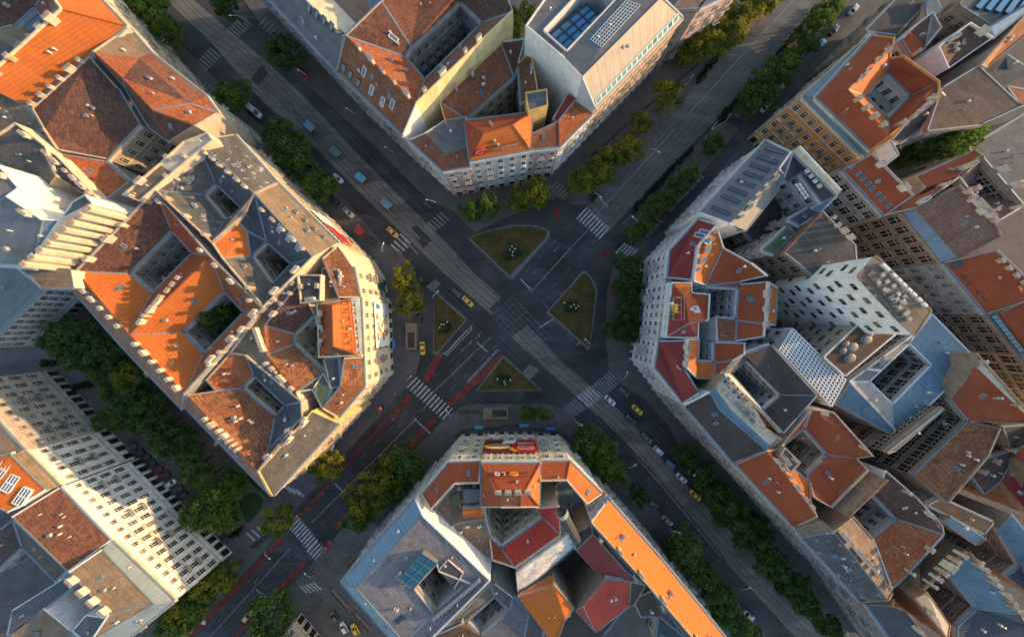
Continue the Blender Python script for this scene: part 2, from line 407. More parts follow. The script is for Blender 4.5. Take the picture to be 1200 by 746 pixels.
BUILD = {}
class Building:
    pass
def building(name, label, wall, trim, text, walls='', style='classic', fl=4.1, fire_z=25.4, chim=True, clutter=1.0, gutter='zinc',
             nowin='', win='', cat='building', group=None, gap=3.1, caps=100, allwin=False, wmin=3.0, cornice=True, chimz=None):
    """text: '@region' sets the survey sheet, 'a=x,y,z' (or 'a=R:x,y,z') adds a corner, 'material: a b c' adds a roof plane.
    Every free edge of the roof becomes a wall down to the ground."""
    B = Building(); V = {}; faces = []; reg = 0
    for line in text.strip().splitlines():
        for tok in line.split(';'):
            tok = tok.strip()
            if not tok or tok[0] == '#': continue
            if tok[0] == '@': reg = int(tok[1:]); continue
            if '=' in tok:
                k, v = tok.split('=')
                r = reg
                if ':' in v: r, v = v.split(':'); r = int(r)
                x, y, z = map(float, v.split(','))
                V[k.strip()] = W(*PX(r, x, y), z)
            else:
                mt, vs = tok.split(':'); faces.append((mt.strip(), vs.split()))
    over = {}
    for tok in walls.split(';'):
        if ':' in tok:
            mt, es = tok.split(':')
            for e in es.split():
                a, b = e.split('-'); over[frozenset((a, b))] = mt.strip()
    yw = {frozenset(e.split('-')) for e in win.split()}
    nw = {frozenset(e.split('-')) for e in nowin.split()}
    fs = []
    for mt, vs in faces:
        if area2([V[v] for v in vs]) < 0: vs = vs[::-1]
        fs.append((mt, vs))
    cen = Vector((0,0,0)); used = {v for _, vs in fs for v in vs}
    for v in used: cen += V[v]
    cen /= len(used); cen.z = 0
    root = empty(name, cen, 0, label, cat, group)
    B.root, B.V, B.faces, B.tris, B.trim = root, V, fs, [], trim
    edges = {}
    for k, (mt, vs) in enumerate(fs):
        for i in range(len(vs)): edges[(vs[i], vs[(i+1) % len(vs)])] = k
    # roof planes, one mesh per material
    nrm = []; B.roofs = []
    for k, (mt, vs) in enumerate(fs):
        P = [V[v] for v in vs]
        n = Vector((0,0,0))
        for i in range(len(P)):
            a, b = P[i], P[(i+1) % len(P)]
            n += Vector(((a.y-b.y)*(a.z+b.z), (a.z-b.z)*(a.x+b.x), (a.x-b.x)*(a.y+b.y)))
        n.normalize(); nrm.append(n)
        if math.hypot(n.x, n.y) > .06: ev = Vector((-n.y, n.x, 0)).normalized()
        else: ev = max(((P[(i+1) % len(P)]-P[i]) for i in range(len(P))), key=lambda d: d.length).normalized()
        sv = n.cross(ev)
        mb = MB(); mb.face(P, mt, [(p.dot(ev), p.dot(sv)) for p in P])
        B.roofs.append(mb.build('roof', root))
        for i in range(1, len(P)-1): B.tris.append((P[0], P[i], P[i+1], k))
    B.nrm = nrm
    # free edges
    wins = []
    def part(nm, fn):
        m = MB(); fn(m); m.build(nm, root)
    B.free = []
    for (a, b), k in edges.items():
        A, Bv = V[a], V[b]
        d = (Bv-A); L = d.to_2d().length
        if (b, a) in edges:
            k2 = edges[(b, a)]
            if a < b and nrm[k].angle(nrm[k2], 0) > .12 and L > 1:
                mid = (A+Bv)/2
                c2 = sum((V[v] for v in fs[k2][1]), Vector())/len(fs[k2][1])
                convex = (c2-mid).dot(nrm[k]) < 0
                nn = (nrm[k]+nrm[k2]).normalized()
                e = (Bv-A).normalized()*.05
                if convex: part('ridge_cap', lambda m: m.bar(A+nn*.03+e, Bv+nn*.03-e, .3, .2, 'tile_rust' if fs[k][0].startswith('tile') else gutter, nn))
                else: part('valley_flashing', lambda m: m.bar(A+nn*.02+e, Bv+nn*.02-e, .5, .1, gutter, nn))
            continue
        if L < .05: continue
        B.free.append((a, b))
        n2 = Vector((d.y, -d.x, 0)).normalized()
        ed = frozenset((a, b)); mt = over.get(ed, wall)
        part('wall', lambda m: m.face([(A.x,A.y,0), (Bv.x,Bv.y,0), tuple(Bv), tuple(A)], mt))
        flat = abs(A.z-Bv.z) < .8
        eave = flat and max(A.z, Bv.z) < fire_z
        t = d.to_2d().normalized(); t = Vector((t.x, t.y, 0))
        if eave:
            part('gutter', lambda m: m.bar(A+n2*.14+Vector((0,0,-.02)), Bv+n2*.14+Vector((0,0,-.02)), .42, .16, gutter))
        else:
            if flat and L > 1.5: part('parapet', lambda m: m.bar(A-n2*.12+Vector((0,0,.24)), Bv-n2*.12+Vector((0,0,.2)), .34, .54, mt if mt not in ('plaster_cool',) else 'trim_white'))
            elif L > 1.5: part('parapet', lambda m: m.bar(A-n2*.1+Vector((0,0,.1)), Bv-n2*.1+Vector((0,0,.1)), .34, .32, mt))
        mid = (A+Bv)/2
        vis = n2.to_2d().dot(-mid.to_2d())/max(mid.to_2d().length, 1)
        want = (eave or allwin or ed in yw) and ed not in nw and L > wmin and vis > -.12
        if want:
            zt = min(A.z, Bv.z)
            if cornice:
                part('cornice', lambda m: m.box((A+Bv)/2+n2*.3+Vector((0,0,zt-mid.z-.55)), t*L/2, n2*.32, (0,0,.38), 'trim_'+trim))
                part('string_course', lambda m: m.box((A+Bv)/2+n2*.1+Vector((0,0,4.75-mid.z)), t*L/2, n2*.12, (0,0,.18), 'trim_'+trim))
                if zt > 15: part('string_course', lambda m: m.box((A+Bv)/2+n2*.08+Vector((0,0,zt-4.6-mid.z)), t*L/2, n2*.10, (0,0,.13), 'trim_'+trim))
            nf = max(1, int((zt-5.2-.9)/fl+.35)); dz = (zt-5.2-.9)/nf
            nc = max(1, int((L-.8)/gap)); gx = L/nc
            rz = math.atan2(-n2.x, n2.y)
            for c in range(nc):
                p = A+t*(gx*(c+.5))
                if style != 'strip': wins.append((vis-2*(style=='x'), 'shop', Vector((p.x,p.y,.35)), rz))
                for f in range(nf):
                    z = 5.2+f*dz+.55
                    if style == 'classic': st = 'hood' if f == 0 else 'pediment' if f == 1 else 'plain' if f < nf-1 else 'small' if dz < 3.9 else 'plain'
                    elif style == 'wide': st = 'wide'
                    elif style == 'strip': st = 'strip'
                    else: st = 'plain'
                    if style == 'strip': p2 = p+t*(.7 if f % 2 else -.7)
                    else: p2 = p
                    wins.append((vis, st, Vector((p2.x,p2.y,z)), rz))
                    if style == 'classic' and f in (1, 2) and c % 4 == 1: wins.append((vis, 'balcony', Vector((p.x,p.y,z-.2)), rz))
    cnt = {}; rest = {}
    wins.sort(key=lambda w: -w[0])
    for vis, st, p, rz in wins:
        kind = {'shop': 'shop_window', 'balcony': 'balcony'}.get(st, 'window')
        cnt[kind] = cnt.get(kind, 0)+1
        if cnt[kind] <= caps: put(kind, UNIT[st, trim], root, p-cen, rz)
        else: rest.setdefault(kind, []).append((st, p, rz))
    for kind, lst in rest.items():
        mb = MB()
        for st, p, rz in lst:
            me = UNIT[st, trim]; M = Matrix.Translation(p) @ Matrix.Rotation(rz, 4, 'Z')
            vv = [M @ v.co for v in me.vertices]
            for pl in me.polygons: mb.face([vv[i] for i in pl.vertices], me.materials[pl.material_index].name)
        o = mb.build(kind, root, weld=False); o['kind'] = 'stuff'
    # chimneys along the party walls
    rnd = random.Random(hash_s(name+label))
    anyroof = lambda p: None
    if chim:
        for a, b in B.free:
            A, Bv = V[a], V[b]
            if abs(A.z-Bv.z) > .8 or min(A.z, Bv.z) < (chimz or 25.4): continue
            d = Bv-A; L = d.length
            if L < 5: continue
            n2 = Vector((d.y, -d.x, 0)).normalized(); k = max(1, int(L/6.5))
            for i in range(k):
                if rnd.random() < .2: continue
                p = A+d*((i+.5+rnd.uniform(-.25,.25))/k)-n2*.75
                par = B.roofs[edges[(a, b)]]
                put('chimney', rnd.choice(CHIM), par, p-cen, math.atan2(d.y, d.x))
    # small things on the roof planes
    if clutter:
        for k, (mt, vs) in enumerate(fs):
            P = [V[v] for v in vs]; ar = abs(area2(P))
            for i in range(int(ar/40*clutter+rnd.random())):
                ws = [rnd.random()+.12 for _ in P]; s = sum(ws)
                p = sum((q*w for q, w in zip(P, ws)), Vector())/s
                tri = B_on(B, p.x, p.y)
                if tri is None: continue
                p = Vector((p.x, p.y, tri[0])); n = nrm[k]
                u = rnd.random(); par = B.roofs[k]
                slope = math.hypot(n.x, n.y)
                if slope > .15 and u < .2:
                    put('skylight', SKY['small'], par, p-cen, rot=face_rot(n))
                elif u < .8: put('roof_vent', VENT[0] if u < .5 else VENT[3], par, p-cen, 0)
                elif u < .9: put('roof_hatch', VENT[1], par, p-cen, rnd.random()*3)
                else: put('antenna', ANT, par, p-cen, rnd.random()*3)
    BUILD[len(BUILD)] = B
    return B
def hash_s(s):
    h = 7
    for c in s: h = (h*31+ord(c)) % 1000003
    return h
def face_rot(n):
    """euler that lays local z on n with local x level"""
    x = Vector((-n.y, n.x, 0))
    x = x.normalized() if x.length > .03 else Vector((1,0,0))
    y = n.cross(x); M = Matrix((x, y, n)).transposed()
    return M.to_euler()
def B_on(B, x, y):
    best = None
    for a, b, c, k in B.tris:
        d = (b.x-a.x)*(c.y-a.y)-(c.x-a.x)*(b.y-a.y)
        if abs(d) < 1e-9: continue
        u = ((x-a.x)*(c.y-a.y)-(c.x-a.x)*(y-a.y))/d; v = ((b.x-a.x)*(y-a.y)-(x-a.x)*(b.y-a.y))/d
        if u >= -1e-6 and v >= -1e-6 and u+v <= 1+1e-6:
            z = a.z+u*(b.z-a.z)+v*(c.z-a.z)
            if best is None or z > best[0]: best = (z, k)
    return best
def roof_hit(B, px, py):
    """the survey ray through a photo point meets the roof: point, normal, material"""
    o = Vector((0,0,H)); d = (W(px, py, 0)-o).normalized(); best = None
    for a, b, c, k in B.tris:
        e1, e2 = b-a, c-a; h = d.cross(e2); det = e1.dot(h)
        if abs(det) < 1e-9: continue
        s = o-a; u = s.dot(h)/det; q = s.cross(e1); v = d.dot(q)/det
        if u < -1e-4 or v < -1e-4 or u+v > 1.0001: continue
        t = e2.dot(q)/det
        if t > 0 and (best is None or t < best[0]): best = (t, k)
    if best is None: return None
    return o+d*best[0], B.nrm[best[1]], best[1]
def on_roof(B, kind, mesh, r, x, y, rz=None, tilt=True, sink=0, label=None):
    px, py = PX(r, x, y); h = roof_hit(B, px, py)
    k = 0
    while h is None and k < 64:
        rr, a = 1+k//8*.8, k*.785; h = roof_hit(B, px+rr*math.cos(a), py+rr*math.sin(a)); k += 1
    if h is None: return None
    p, n, mt = h
    o = put(kind, mesh, B.roofs[mt], p-B.root.location-Vector((0,0,sink)))
    if tilt: o.rotation_euler = face_rot(n)
    elif rz is not None: o.rotation_euler = (0,0,rz)
    if label: o['label'] = label
    return o
def row(B, kind, mesh, r, x0, y0, x1, y1, n, tilt=False, rz=None, jit=0):
    rnd = random.Random(hash_s(kind)+int(x0+y0))
    a, b = PX(r, x0, y0), PX(r, x1, y1); ang = math.atan2(-(b[1]-a[1]), b[0]-a[0])
    for i in range(n):
        f = (i+.5)/n+(rnd.uniform(-jit, jit)/n)
        me = mesh if not isinstance(mesh, list) else rnd.choice(mesh)
        on_roof(B, kind, me, r, x0+(x1-x0)*f, y0+(y1-y0)*f, ang if rz is None else rz, tilt)
# ================================================================ NORTH BLOCK (above the junction)
T0 = building('apartment_building', 'apartment house under a long plain gray sheet roof beside the tram boulevard, top edge', 'plaster_gray', 'gray', '''
@0; g1=250,-72,21; g2=396,84,21; r1=297,-59,26; r2=403,44,26; c2=418,28,22; c1=317,-74,22
flat_gray: g1 g2 r2 r1; plaster_cream: r1 r2 c2 c1
''', chim=False)
row(T0,'dormer_window',SKY['dark'],0,358,6,402,42,5,True)
T0b = building('courtyard_house', 'low pale blue sheet-roofed court house behind the long gray roof, top edge', 'plaster_gray', 'gray', '''
@0; a=425,-35,19; b=452,-50,19; c=452,3,19; d=436,14,19
metal_blue: a b c d
''', chim=False)
T1 = building('apartment_building', 'brown-tiled apartment house around a deep rectangular court, with a yellow fire wall', 'plaster_gray', 'gray', '''
@3; g1=-20,325,21; g2=285,622,21; r1=20,165,27; r2=345,480,27; c1=385,366,22.5; c2=288,258,22.5; c3=320,213,22.5; n1=185,5,26
n2=400,-190,26; c4=545,2,22.5; c5=650,104,22.5; n5=790,55,27; n6=745,-60,26; n7=640,-150,26
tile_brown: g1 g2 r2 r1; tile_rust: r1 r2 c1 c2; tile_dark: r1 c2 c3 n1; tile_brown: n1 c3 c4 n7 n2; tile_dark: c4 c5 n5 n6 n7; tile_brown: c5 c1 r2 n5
''', walls='plaster_yellow: r2-n5; plaster_white: g2-r2', caps=100, gap=3.0)
row(T1,'chimney',CHIM,3,60,205,330,465,5)
for x,y in ((12,315),(42,345),(78,382),(105,330),(140,415),(190,470),(235,480)): on_roof(T1,'skylight',SKY['dark' if x<100 else 'tall'],3,x,y)
on_roof(T1,'skylight',SKY['tall'],3,240,175)
T2 = building('apartment_building', 'mottled brown-tiled apartment house between the yellow fire wall and the corner palace', 'plaster_ochre', 'gray', '''
@3; a=452,470,21; b=735,200,21; c=792,352,18; d=572,548,18; e=500,642,19; f=742,192,21; g=845,180,22; h=815,292,18.5; i=873,238,21; j=905,420,21; k=828,485,18.5
tile_brown: a b c d; tile_rust: a d e; tile_dark: b f g h c; tile_brown: h i j k
''', walls='plaster_cool: f-g g-h', clutter=1.5, fire_z=20.5, chimz=19.5)
T2b = building('corner_palace', 'palace with pink and gray front and orange hipped tower roof north of the junction', 'plaster_cool', 'white', '''
@9; a=312,15,20; b=465,157,19.5; c=596,138,19.5; d=580,55,21; e=475,88,21; f=385,-15,21
@4; g=62,690,19.5; g2=218,674,19.5; h=372,520,19.5; i=300,452,21; j=215,560,21; k=85,620,21
tile_brown: a b e f; tile_brown: b c d e; tile_brown: g g2 j k; tile_rust: g2 h i j
@9; fa=470,-70,20; fb=575,-88,20
flat_gray: f e d fb fa
@3; t1=590,740,22; t2=868,688,22; t3=880,516,22; t4=566,556,22; u1=655,612,26; u2=790,575,26
tile_orange: t1 t2 u2 u1; tile_orange: t2 t3 u2; tile_red: t3 t4 u1 u2; tile_red: t4 t1 u1
''', walls='plaster_pink: b-c g-g2', nowin='c-d t1-t4 t2-t3 t3-t4', gap=3.0, chim=False, clutter=.8, fl=3.7)
T2c = building('stair_tower', 'small square rooftop block with a gray lid and yellow wall between brown roofs', 'plaster_ochre', 'gray', '''
@4; a=62,430,25; b=160,414,25; c=165,490,25; d=74,518,25
flat_gray: a b c d
''', chim=False, clutter=0, fire_z=20, cornice=False)
T2d = building('apartment_building', 'narrow dark red lean-to roof against the tall gray side wall of the glass-roofed office', 'plaster_gray', 'gray', '''
@4; a=185,548,20.5; b=255,432,22; c=300,452,22; d=215,556,20.5
metal_red: a b c d
''', chim=False)
T3 = building('office_building', 'modern light gray office block with sunken blue glass atrium and rooftop glazing', 'plaster_cool', 'cream', '''
@4; a=62,124,29; b=238,272,29; c=322,358,30; d=380,494,22; e=785,78,22; f=690,-12,30; m=170,-30,29; f2=600,-90,30
p=147,145,29; q=250,236,29; r=478,-2,29; s=375,-95,29
metal_gray: a b q p; metal_gray: b c f f2 r q; metal_gray: a p s m; metal_beige: c d e f
metal_gray: s r f2 m
''', walls='plaster_pink: d-e; plaster_white: a-b b-c', chim=False, clutter=.4, gap=2.9, fl=3.6, nowin='a-b b-c', gutter='trim_cream')
row(T3,'skylight',SKY['strip'],4,385,470,760,78,16,True)
mb = MB()      # second glass panel and the atrium glass
def quad_on(mb, B, r, pts, mat, lift, frame=None, nu=6, nv=3):
    hits = [roof_hit(B, *PX(r, x, y)) for x, y in pts]
    h0 = next(h for h in hits if h); o = Vector((0,0,H)); P = []
    for x, y in pts:
        dd = W(*PX(r, x, y), 0)-o
        P.append(o+dd*((h0[0]-o).dot(h0[1])/dd.dot(h0[1]))+h0[1]*lift)
    mb.face(P, mat)
    if frame:
        for i in range(nu+1):
            f = i/nu; mb.bar(P[0].lerp(P[1], f)+Vector((0,0,.06)), P[3].lerp(P[2], f)+Vector((0,0,.06)), .16, .12, frame)
        for i in range(nv+1):
            f = i/nv; mb.bar(P[0].lerp(P[3], f)+Vector((0,0,.09)), P[1].lerp(P[2], f)+Vector((0,0,.09)), .16, .12, frame)
quad_on(mb, T3, 4, ((360,188),(525,8),(588,32),(412,224)), 'skylight_dark', .35, 'steel_white', 16, 5)
mb.build('glass_roof', T3.root)
mb = MB()
P = [W(*PX(4,x,y),z) for x,y,z in ((175,160,26.5),(345,20,26.5),(410,85,26.5),(250,228,26.5))]
mb.face(P, 'blue_glass')
for i in range(5): mb.bar(P[0].lerp(P[1],i/4)+Vector((0,0,.1)), P[3].lerp(P[2],i/4)+Vector((0,0,.1)), .35,.2,'dark_steel')
for i in range(4): mb.bar(P[0].lerp(P[3],i/3)+Vector((0,0,.2)), P[1].lerp(P[2],i/3)+Vector((0,0,.2)), .3,.2,'dark_steel')
P2 = [W(*PX(4,x,y),18) for x,y in ((140,110),(480,-140),(560,-40),(250,300))]
mb.face(P2, 'flat_gray')
mb.build('atrium_glass', T3.root)
T4 = building('apartment_building', 'beige town house next to the glass-roofed office block, top edge', 'plaster_beige', 'brown', '''
@4; a=745,42,20; b=810,-60,20; c=920,-40,20; d=856,36,20; e=725,222,8; f=700,190,8; g=770,60,8; h=845,60,8
flat_tan: a b c d; flat_tan: e h g f
''', chim=False, gap=3.4)
T5 = building('apartment_building', 'pale town house at the boulevard beside the beige house, top edge', 'plaster_pink', 'white', '''
@4; a=862,34,20; b=950,-60,20; c=1060,-60,20; d=945,-5,20
metal_gray: a b c d
''', chim=False)

# ================================================================ WEST BLOCK (left of the junction)
W1 = building('apartment_building', 'apartment house with a large bright orange tiled roof and row of dormers, top left', 'plaster_cream', 'cream', '''
@1; p=285,45,28; q=578,120,23; s=430,240,23.5; t=130,492,23.5; u=-60,395,24.5; v=-90,385,28; x=455,-10,23; y=250,-5,28; y2=160,-190,28; x2=320,-200,23
tile_orange: p v u t s q; tile_orange: p q x x2 y2 y
''', clutter=.8, chim=True)
row(W1,'chimney',CHIM,1,60,300,270,70,5)
W1b = building('courtyard_house', 'dark red speckled roof and pale blue lean-to behind the big orange roof, top left corner', 'plaster_beige', 'gray', '''
@1; a=-60,150,22; b=60,120,21; c=160,30,21; d=230,-60,22; e=60,-120,23; f=-80,-40,23; g=75,75,20; h=130,40,20; i=190,100,20; j=140,135,20; k=270,40,24; l=205,100,21
tile_dark: a b c d e f; metal_blue: g h i j; metal_red: d c l k
''', clutter=.5, chim=False)
W2 = building('apartment_building', 'apartment house with brown hipped roofs and cream ragged parapet below the bright orange roof', 'plaster_beige', 'cream', '''
@1; a=592,128,21; b=690,240,21; c=945,442,21; c2=1000,520,21; d=900,580,26; e=705,508,26; f=565,360,26; g=430,238,26; h=640,268,23; i=880,478,23; j=780,655,22; k=660,420,23
flat_tan: a b h g; tile_dark: h i f; tile_brown: h b c i; tile_rust: f i e; tile_rust: g h f; tile_rust: i c2 d e; tile_rust: i c c2; tile_dark: e d j
l=415,262,24; m=545,408,22; n=642,572,22; o=490,732,22; p=268,690,26; q=205,596,26; r=150,500,25; v=685,585,21.5; w=575,405,21.5; x=440,255,23
tile_dark: l m n o p q r; tile_dark: g x w f; tile_dark: f w v j e
''', walls='plaster_cream: g-f f-e', nowin='m-n', clutter=.6, chimz=25.5)  # dark hip behind the front parapet is shadow painted as darker tile
row(W2,'chimney',CHIM,1,140,500,400,270,6)
W2b = building('courtyard_house', 'small mottled brown roof with gray valley between the dark brown roof and white chimney wall', 'plaster_gray', 'gray', '''
@7; a=270,78,25; b=480,112,22; c=595,212,22; d=470,308,25; e=330,160,25
tile_rust: a b c d e
''', clutter=.6, chim=False)
on_roof(W2b,'chimney',CHIM[1],7,370,200,.8,False)
W3w = building('apartment_building', 'flat-topped cream roof strip with chimneys stretching to the street above the gray courtyard roofs', 'plaster_cream', 'cream', '''
@7; a=570,270,27.5; b=735,130,27.5; c=850,25,27.5; d=960,-15,27.5; d2=985,20,27.5; e=920,70,27.5; f=800,170,27.5; g=650,300,27.5
flat_tan: a b f g; plaster_cream: b c e f; plaster_cream: c d d2 e
''', clutter=1.5, chimz=26)
W3 = building('apartment_building', 'apartment house with splashed gray felt roofs around a narrow court beside the tram boulevard', 'plaster_beige', 'cream', '''
@8; A=122,20,26.5; B=292,-8,22; C=490,214,22; D=385,262,27; i1=150,268,23; i2=205,213,23; i3=330,332,23; i4=248,388,23; F=-68,247,27; Gq=190,488,27; E=348,348,26
flat_splashed: A B C D; metal_slate: A D i3 i2; flat_splashed: A i2 i1 F; flat_splashed: F i1 i4 Gq; flat_old: Gq i4 i3 D E
''', walls='chimney_brick: F-Gq', clutter=1.2, gap=2.9)
row(W3,'chimney',CHIM,8,150,60,370,250,6)
W3b = building('apartment_building', 'apartment house with a long bare brown roof and blue gray courtyard slopes', 'plaster_beige', 'cream', '''
@8; D=387,264,27; C=492,216,22; K=772,492,22; J=657,557,27; M=430,786,27; Nn=240,560,27; Gq=195,492,27; c1=440,480,23; c2=555,586,23; c3=465,684,23; c4=368,550,23; o1=315,395,25; o2=350,432,24
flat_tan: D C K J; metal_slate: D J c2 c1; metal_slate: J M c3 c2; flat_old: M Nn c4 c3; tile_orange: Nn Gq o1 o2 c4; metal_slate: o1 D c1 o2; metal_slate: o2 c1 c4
''', walls='plaster_cream: K-J J-M', clutter=1.0, gap=2.9)
row(W3b,'chimney',CHIM,8,410,320,640,540,5)
row(W3b,'roof_hatch',VENT[1],8,560,330,730,480,4)
row(W3b,'dormer_window',SKY['tall'],8,480,400,610,530,3,True)
mb = MB(); quad_on(mb, W3b, 8, ((270,525),(300,545),(400,440),(375,425)), 'zinc', .3); mb.build('gutter_roof', W3b.root)
W4 = building('apartment_building', 'large orange-tiled apartment house with two courts and white chimneys along its ridges', 'plaster_gray', 'gray', '''
@7; P=350,620,26.5; Q=715,250,26.5; q1=787,428,22.5; q2=590,630,22.5; q3=883,536,22.5; q4=697,726,22.5
@0; S=152,392,27; Nn=247,299,27; T=217,461,27; g1=214,480,22.5; g2=146.5,410,22.5; g3=84,339,22.5; M=309.5,360.8,27
@14; d1=245,80,22.5; d2=50,270,22.5; d3=150,374,22.5; d4=336,180,22.5
tile_dark: P Q q1 q2; tile_red: Q Nn q3 q1; tile_red: q4 q3 Nn S; tile_orange: S Nn d1 d2; tile_rust: Nn M d4 d1; tile_orange: S d2 d3 T; tile_rust: T d3 d4 M; tile_orange: P q2 q4 S
tile_mauve: T g1 g2 S; tile_mauve: S g2 g3 P
''', clutter=.6, gap=3.2)
row(W4,'chimney',[CHIM[1],CHIM[0]],13,345,20,580,262,6); row(W4,'chimney',[CHIM[1],CHIM[0]],13,620,305,845,545,6)
row(W4,'chimney',CHIM,13,650,240,850,5,8,jit=.25)
row(W4,'chimney',CHIM,14,140,520,425,165,6,jit=.2)
W5 = building('apartment_building', 'apartment house with rust-speckled roofs around a dark court, at the corner by the small park', 'plaster_beige', 'cream', '''
@14; T=78,560,26.5; Ug=66,618,22; a=165,490,25; b=275,368,25.5; c=345,378,24.5; d=382,468,22.5; e=325,528,22.5; f=480,660,22.5; h=527,606,22.5; i=605,590,26.5
U=20:404,282,26.5; Cc=20:462,394,22; j=20:455,172,23.5; k=20:610,30,26.5; k2=600,592,26.5; m=210,540,25
tile_mauve: T U Cc Ug; tile_speckle: T m e f j U; tile_rust: a b c d e m; metal_slate: c i h d; metal_slate: f h i k j; flat_old: j k U
''', clutter=1.3, walls='plaster_cream: a-m', nowin='')
row(W5,'chimney',[CHIM[0],CHIM[4]],20,165,30,330,185,9,jit=.3)
W7 = building('apartment_building', 'apartment house with a bare brown-gray sloped roof and yellow front at the pedestrian corner', 'plaster_ochre', 'cream', '''
@20; a=403,280,26.5; b=652,3,26.5; c=772,58,22; d=466,394,22
flat_old: a b c d
''', clutter=.8, gap=3.0)
row(W7,'chimney',CHIM,20,430,235,640,5,4)
W6 = building('corner_palace', 'ornate cream palace with orange hipped tower roof facing the junction from the west', 'plaster_cream', 'cream', '''
@14; a=430,240,26; b=592,50,26; c=662,186,23; d=567,278,23; d2=567,326,23; e=442,376,26; f=706,460,23; g=582,545,26; h=655,535,25; s=700,460,23.2
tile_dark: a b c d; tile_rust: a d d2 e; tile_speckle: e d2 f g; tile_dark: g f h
t1=676,142,26; t2=846,116,25.2; t3=872,378,25.2; t4=684,386,26; u1=742,150,29; u2=748,335,29
tile_red: t1 u1 u2 t4; tile_orange: u1 t2 t3 u2; tile_dark: t4 u2 t3; tile_orange: u1 t1 t2
@8; m1=700,560,25; m2=770,500,24; m3=838,598,23; m4=868,740,23; m5=775,740,25
tile_speckle: m1 m2 m3 m4 m5
@14; n1=800,388,25; n2=884,384,23; n3=890,520,23; n4=770,662,23; n5=700,622,24.5; n6=782,520,25
tile_speckle: n1 n2 n3 n6; tile_speckle: n3 n4 n5 n6
@14; k1=588,8,26.2; k2=696,8,26.2; k3=692,126,26.2; k4=600,140,26.2
concrete_dark: k1 k2 k3 k4
p1=700,-20,24.6; p2=770,-10,24.6; p3=770,112,24.6; p4=698,122,24.6
flat_umber: p1 p2 p3 p4
v1=706,396,24.6; v2=770,390,24.6; v3=780,520,24.6; v4=738,525,24.6
metal_slate: v1 v2 v3 v4; green_sheet: g h n5 v4 f
w1=872,110,23.4; w2=884,384,23.4
zinc: w1 w2 t3 t2
x1=428,166,25.6; x2=605,-4,25.6; x3=275,366,25.2; x4=345,376,25.2; x5=607,592,25.8
flat_old: x1 x2 k1 b a; flat_tan: x1 a e x4 x3; flat_tan: x4 e g x5
''', gap=2.75, fl=3.9, nowin='', clutter=1.6, fire_z=25.1, chimz=25.5)
row(W6,'chimney',[CHIM[0],CHIM[1]],14,695,155,700,340,3)
row(W6,'chimney',CHIM,14,460,210,580,70,3); row(W6,'chimney',CHIM,14,440,400,570,535,5,jit=.3); row(W6,'chimney',[CHIM[3]],14,400,250,440,360,3)
W8 = building('apartment_building', 'tall house with pale seamed metal roofs and lit white fire wall, left edge', 'plaster_white', 'white', '''
@7; a=432,310,34; b=100,596,34; c=-20,588,32; d=160,555,34; e=200,380,34; f=40,275,34; gg=-80,335,34; c2=-120,560,32
h=95,235,33; i=0,130,33; j=-90,200,33; k=340,300,31; l=395,268,33; m=280,385,33
metal_blue: e m d; metal_gray: f e d b c c2 gg; metal_gray: j gg f h i; flat_gray: l a m k
''', walls='plaster_cream: a-b a-d d-b; plaster_cool: b-c', win='b-c', fl=3.9, caps=100, gap=3.3, clutter=.4, fire_z=33, chimz=33)
A_, B_ = W8.V['a'], W8.V['b']
for k in range(9):
    p_ = A_.lerp(B_, (k+.5)/9); t_ = (B_-A_).normalized(); n_ = Vector((-t_.y, t_.x, 0))
    if n_.dot(-A_) < 0: n_ = -n_
    m_ = MB(); m_.box(p_+n_*.55+Vector((0,0,-6.2)), t_*.55, n_*.55, (0,0,6.8), 'plaster_cream'); m_.box(p_+n_*.55+Vector((0,0,.72)), t_*.7, n_*.7, (0,0,.12), 'chimney_brick'); m_.build('buttress', W8.root)
W9 = building('apartment_building', 'lower blue-white house front with rows of windows on the narrow lane, left edge', 'plaster_cool', 'gray', '''
@0; a=50,338,14; b=-22,408,14; c=-130,330,15; d=-40,262,15
metal_gray: a b c d
''', style='plain', fl=2.7, gap=2.5, chim=False, clutter=.5)
W8b = building('corner_turret', 'cream corner turret with a bare lit roof terrace between the white wall and orange roof', 'plaster_cream', 'cream', '''
@7; a=100,598,29; b=320,612,29; c=335,695,29; d=190,695,29
flat_tan: a b c d
''', chim=False, clutter=.5, cornice=False, fire_z=40, gap=3.4)
W10 = building('apartment_building', 'house with weathered gray-brown metal roofs and lit cream gutter wall, left edge', 'plaster_cream', 'cream', '''
@7; a=-90,50,28; b=80,-60,28; c=210,40,28; d=265,185,27; e=220,245,25; f=-90,75,26
g=200,55,27; h=270,90,27; i=470,300,27; j=395,265,25; k=330,225,25
flat_old: a b c d e f; metal_slate: d g h i j k
''', clutter=.6, chimz=27.5, walls='plaster_cream: e-f')
row(W10,'chimney',CHIM,7,210,60,460,290,6,jit=.3)
W10b = building('courtyard_house', 'cluster of small lit cream roofs left of the dark brown roof, left edge', 'plaster_cream', 'cream', '''
@1; a=-60,440,24; b=0,430,24; c=110,490,24; d=200,590,24; e=130,610,24; f=60,620,23; g=-60,600,23
flat_tan: a b c e g; flat_tan: c d e; tile_brown: e f g
''', clutter=2)
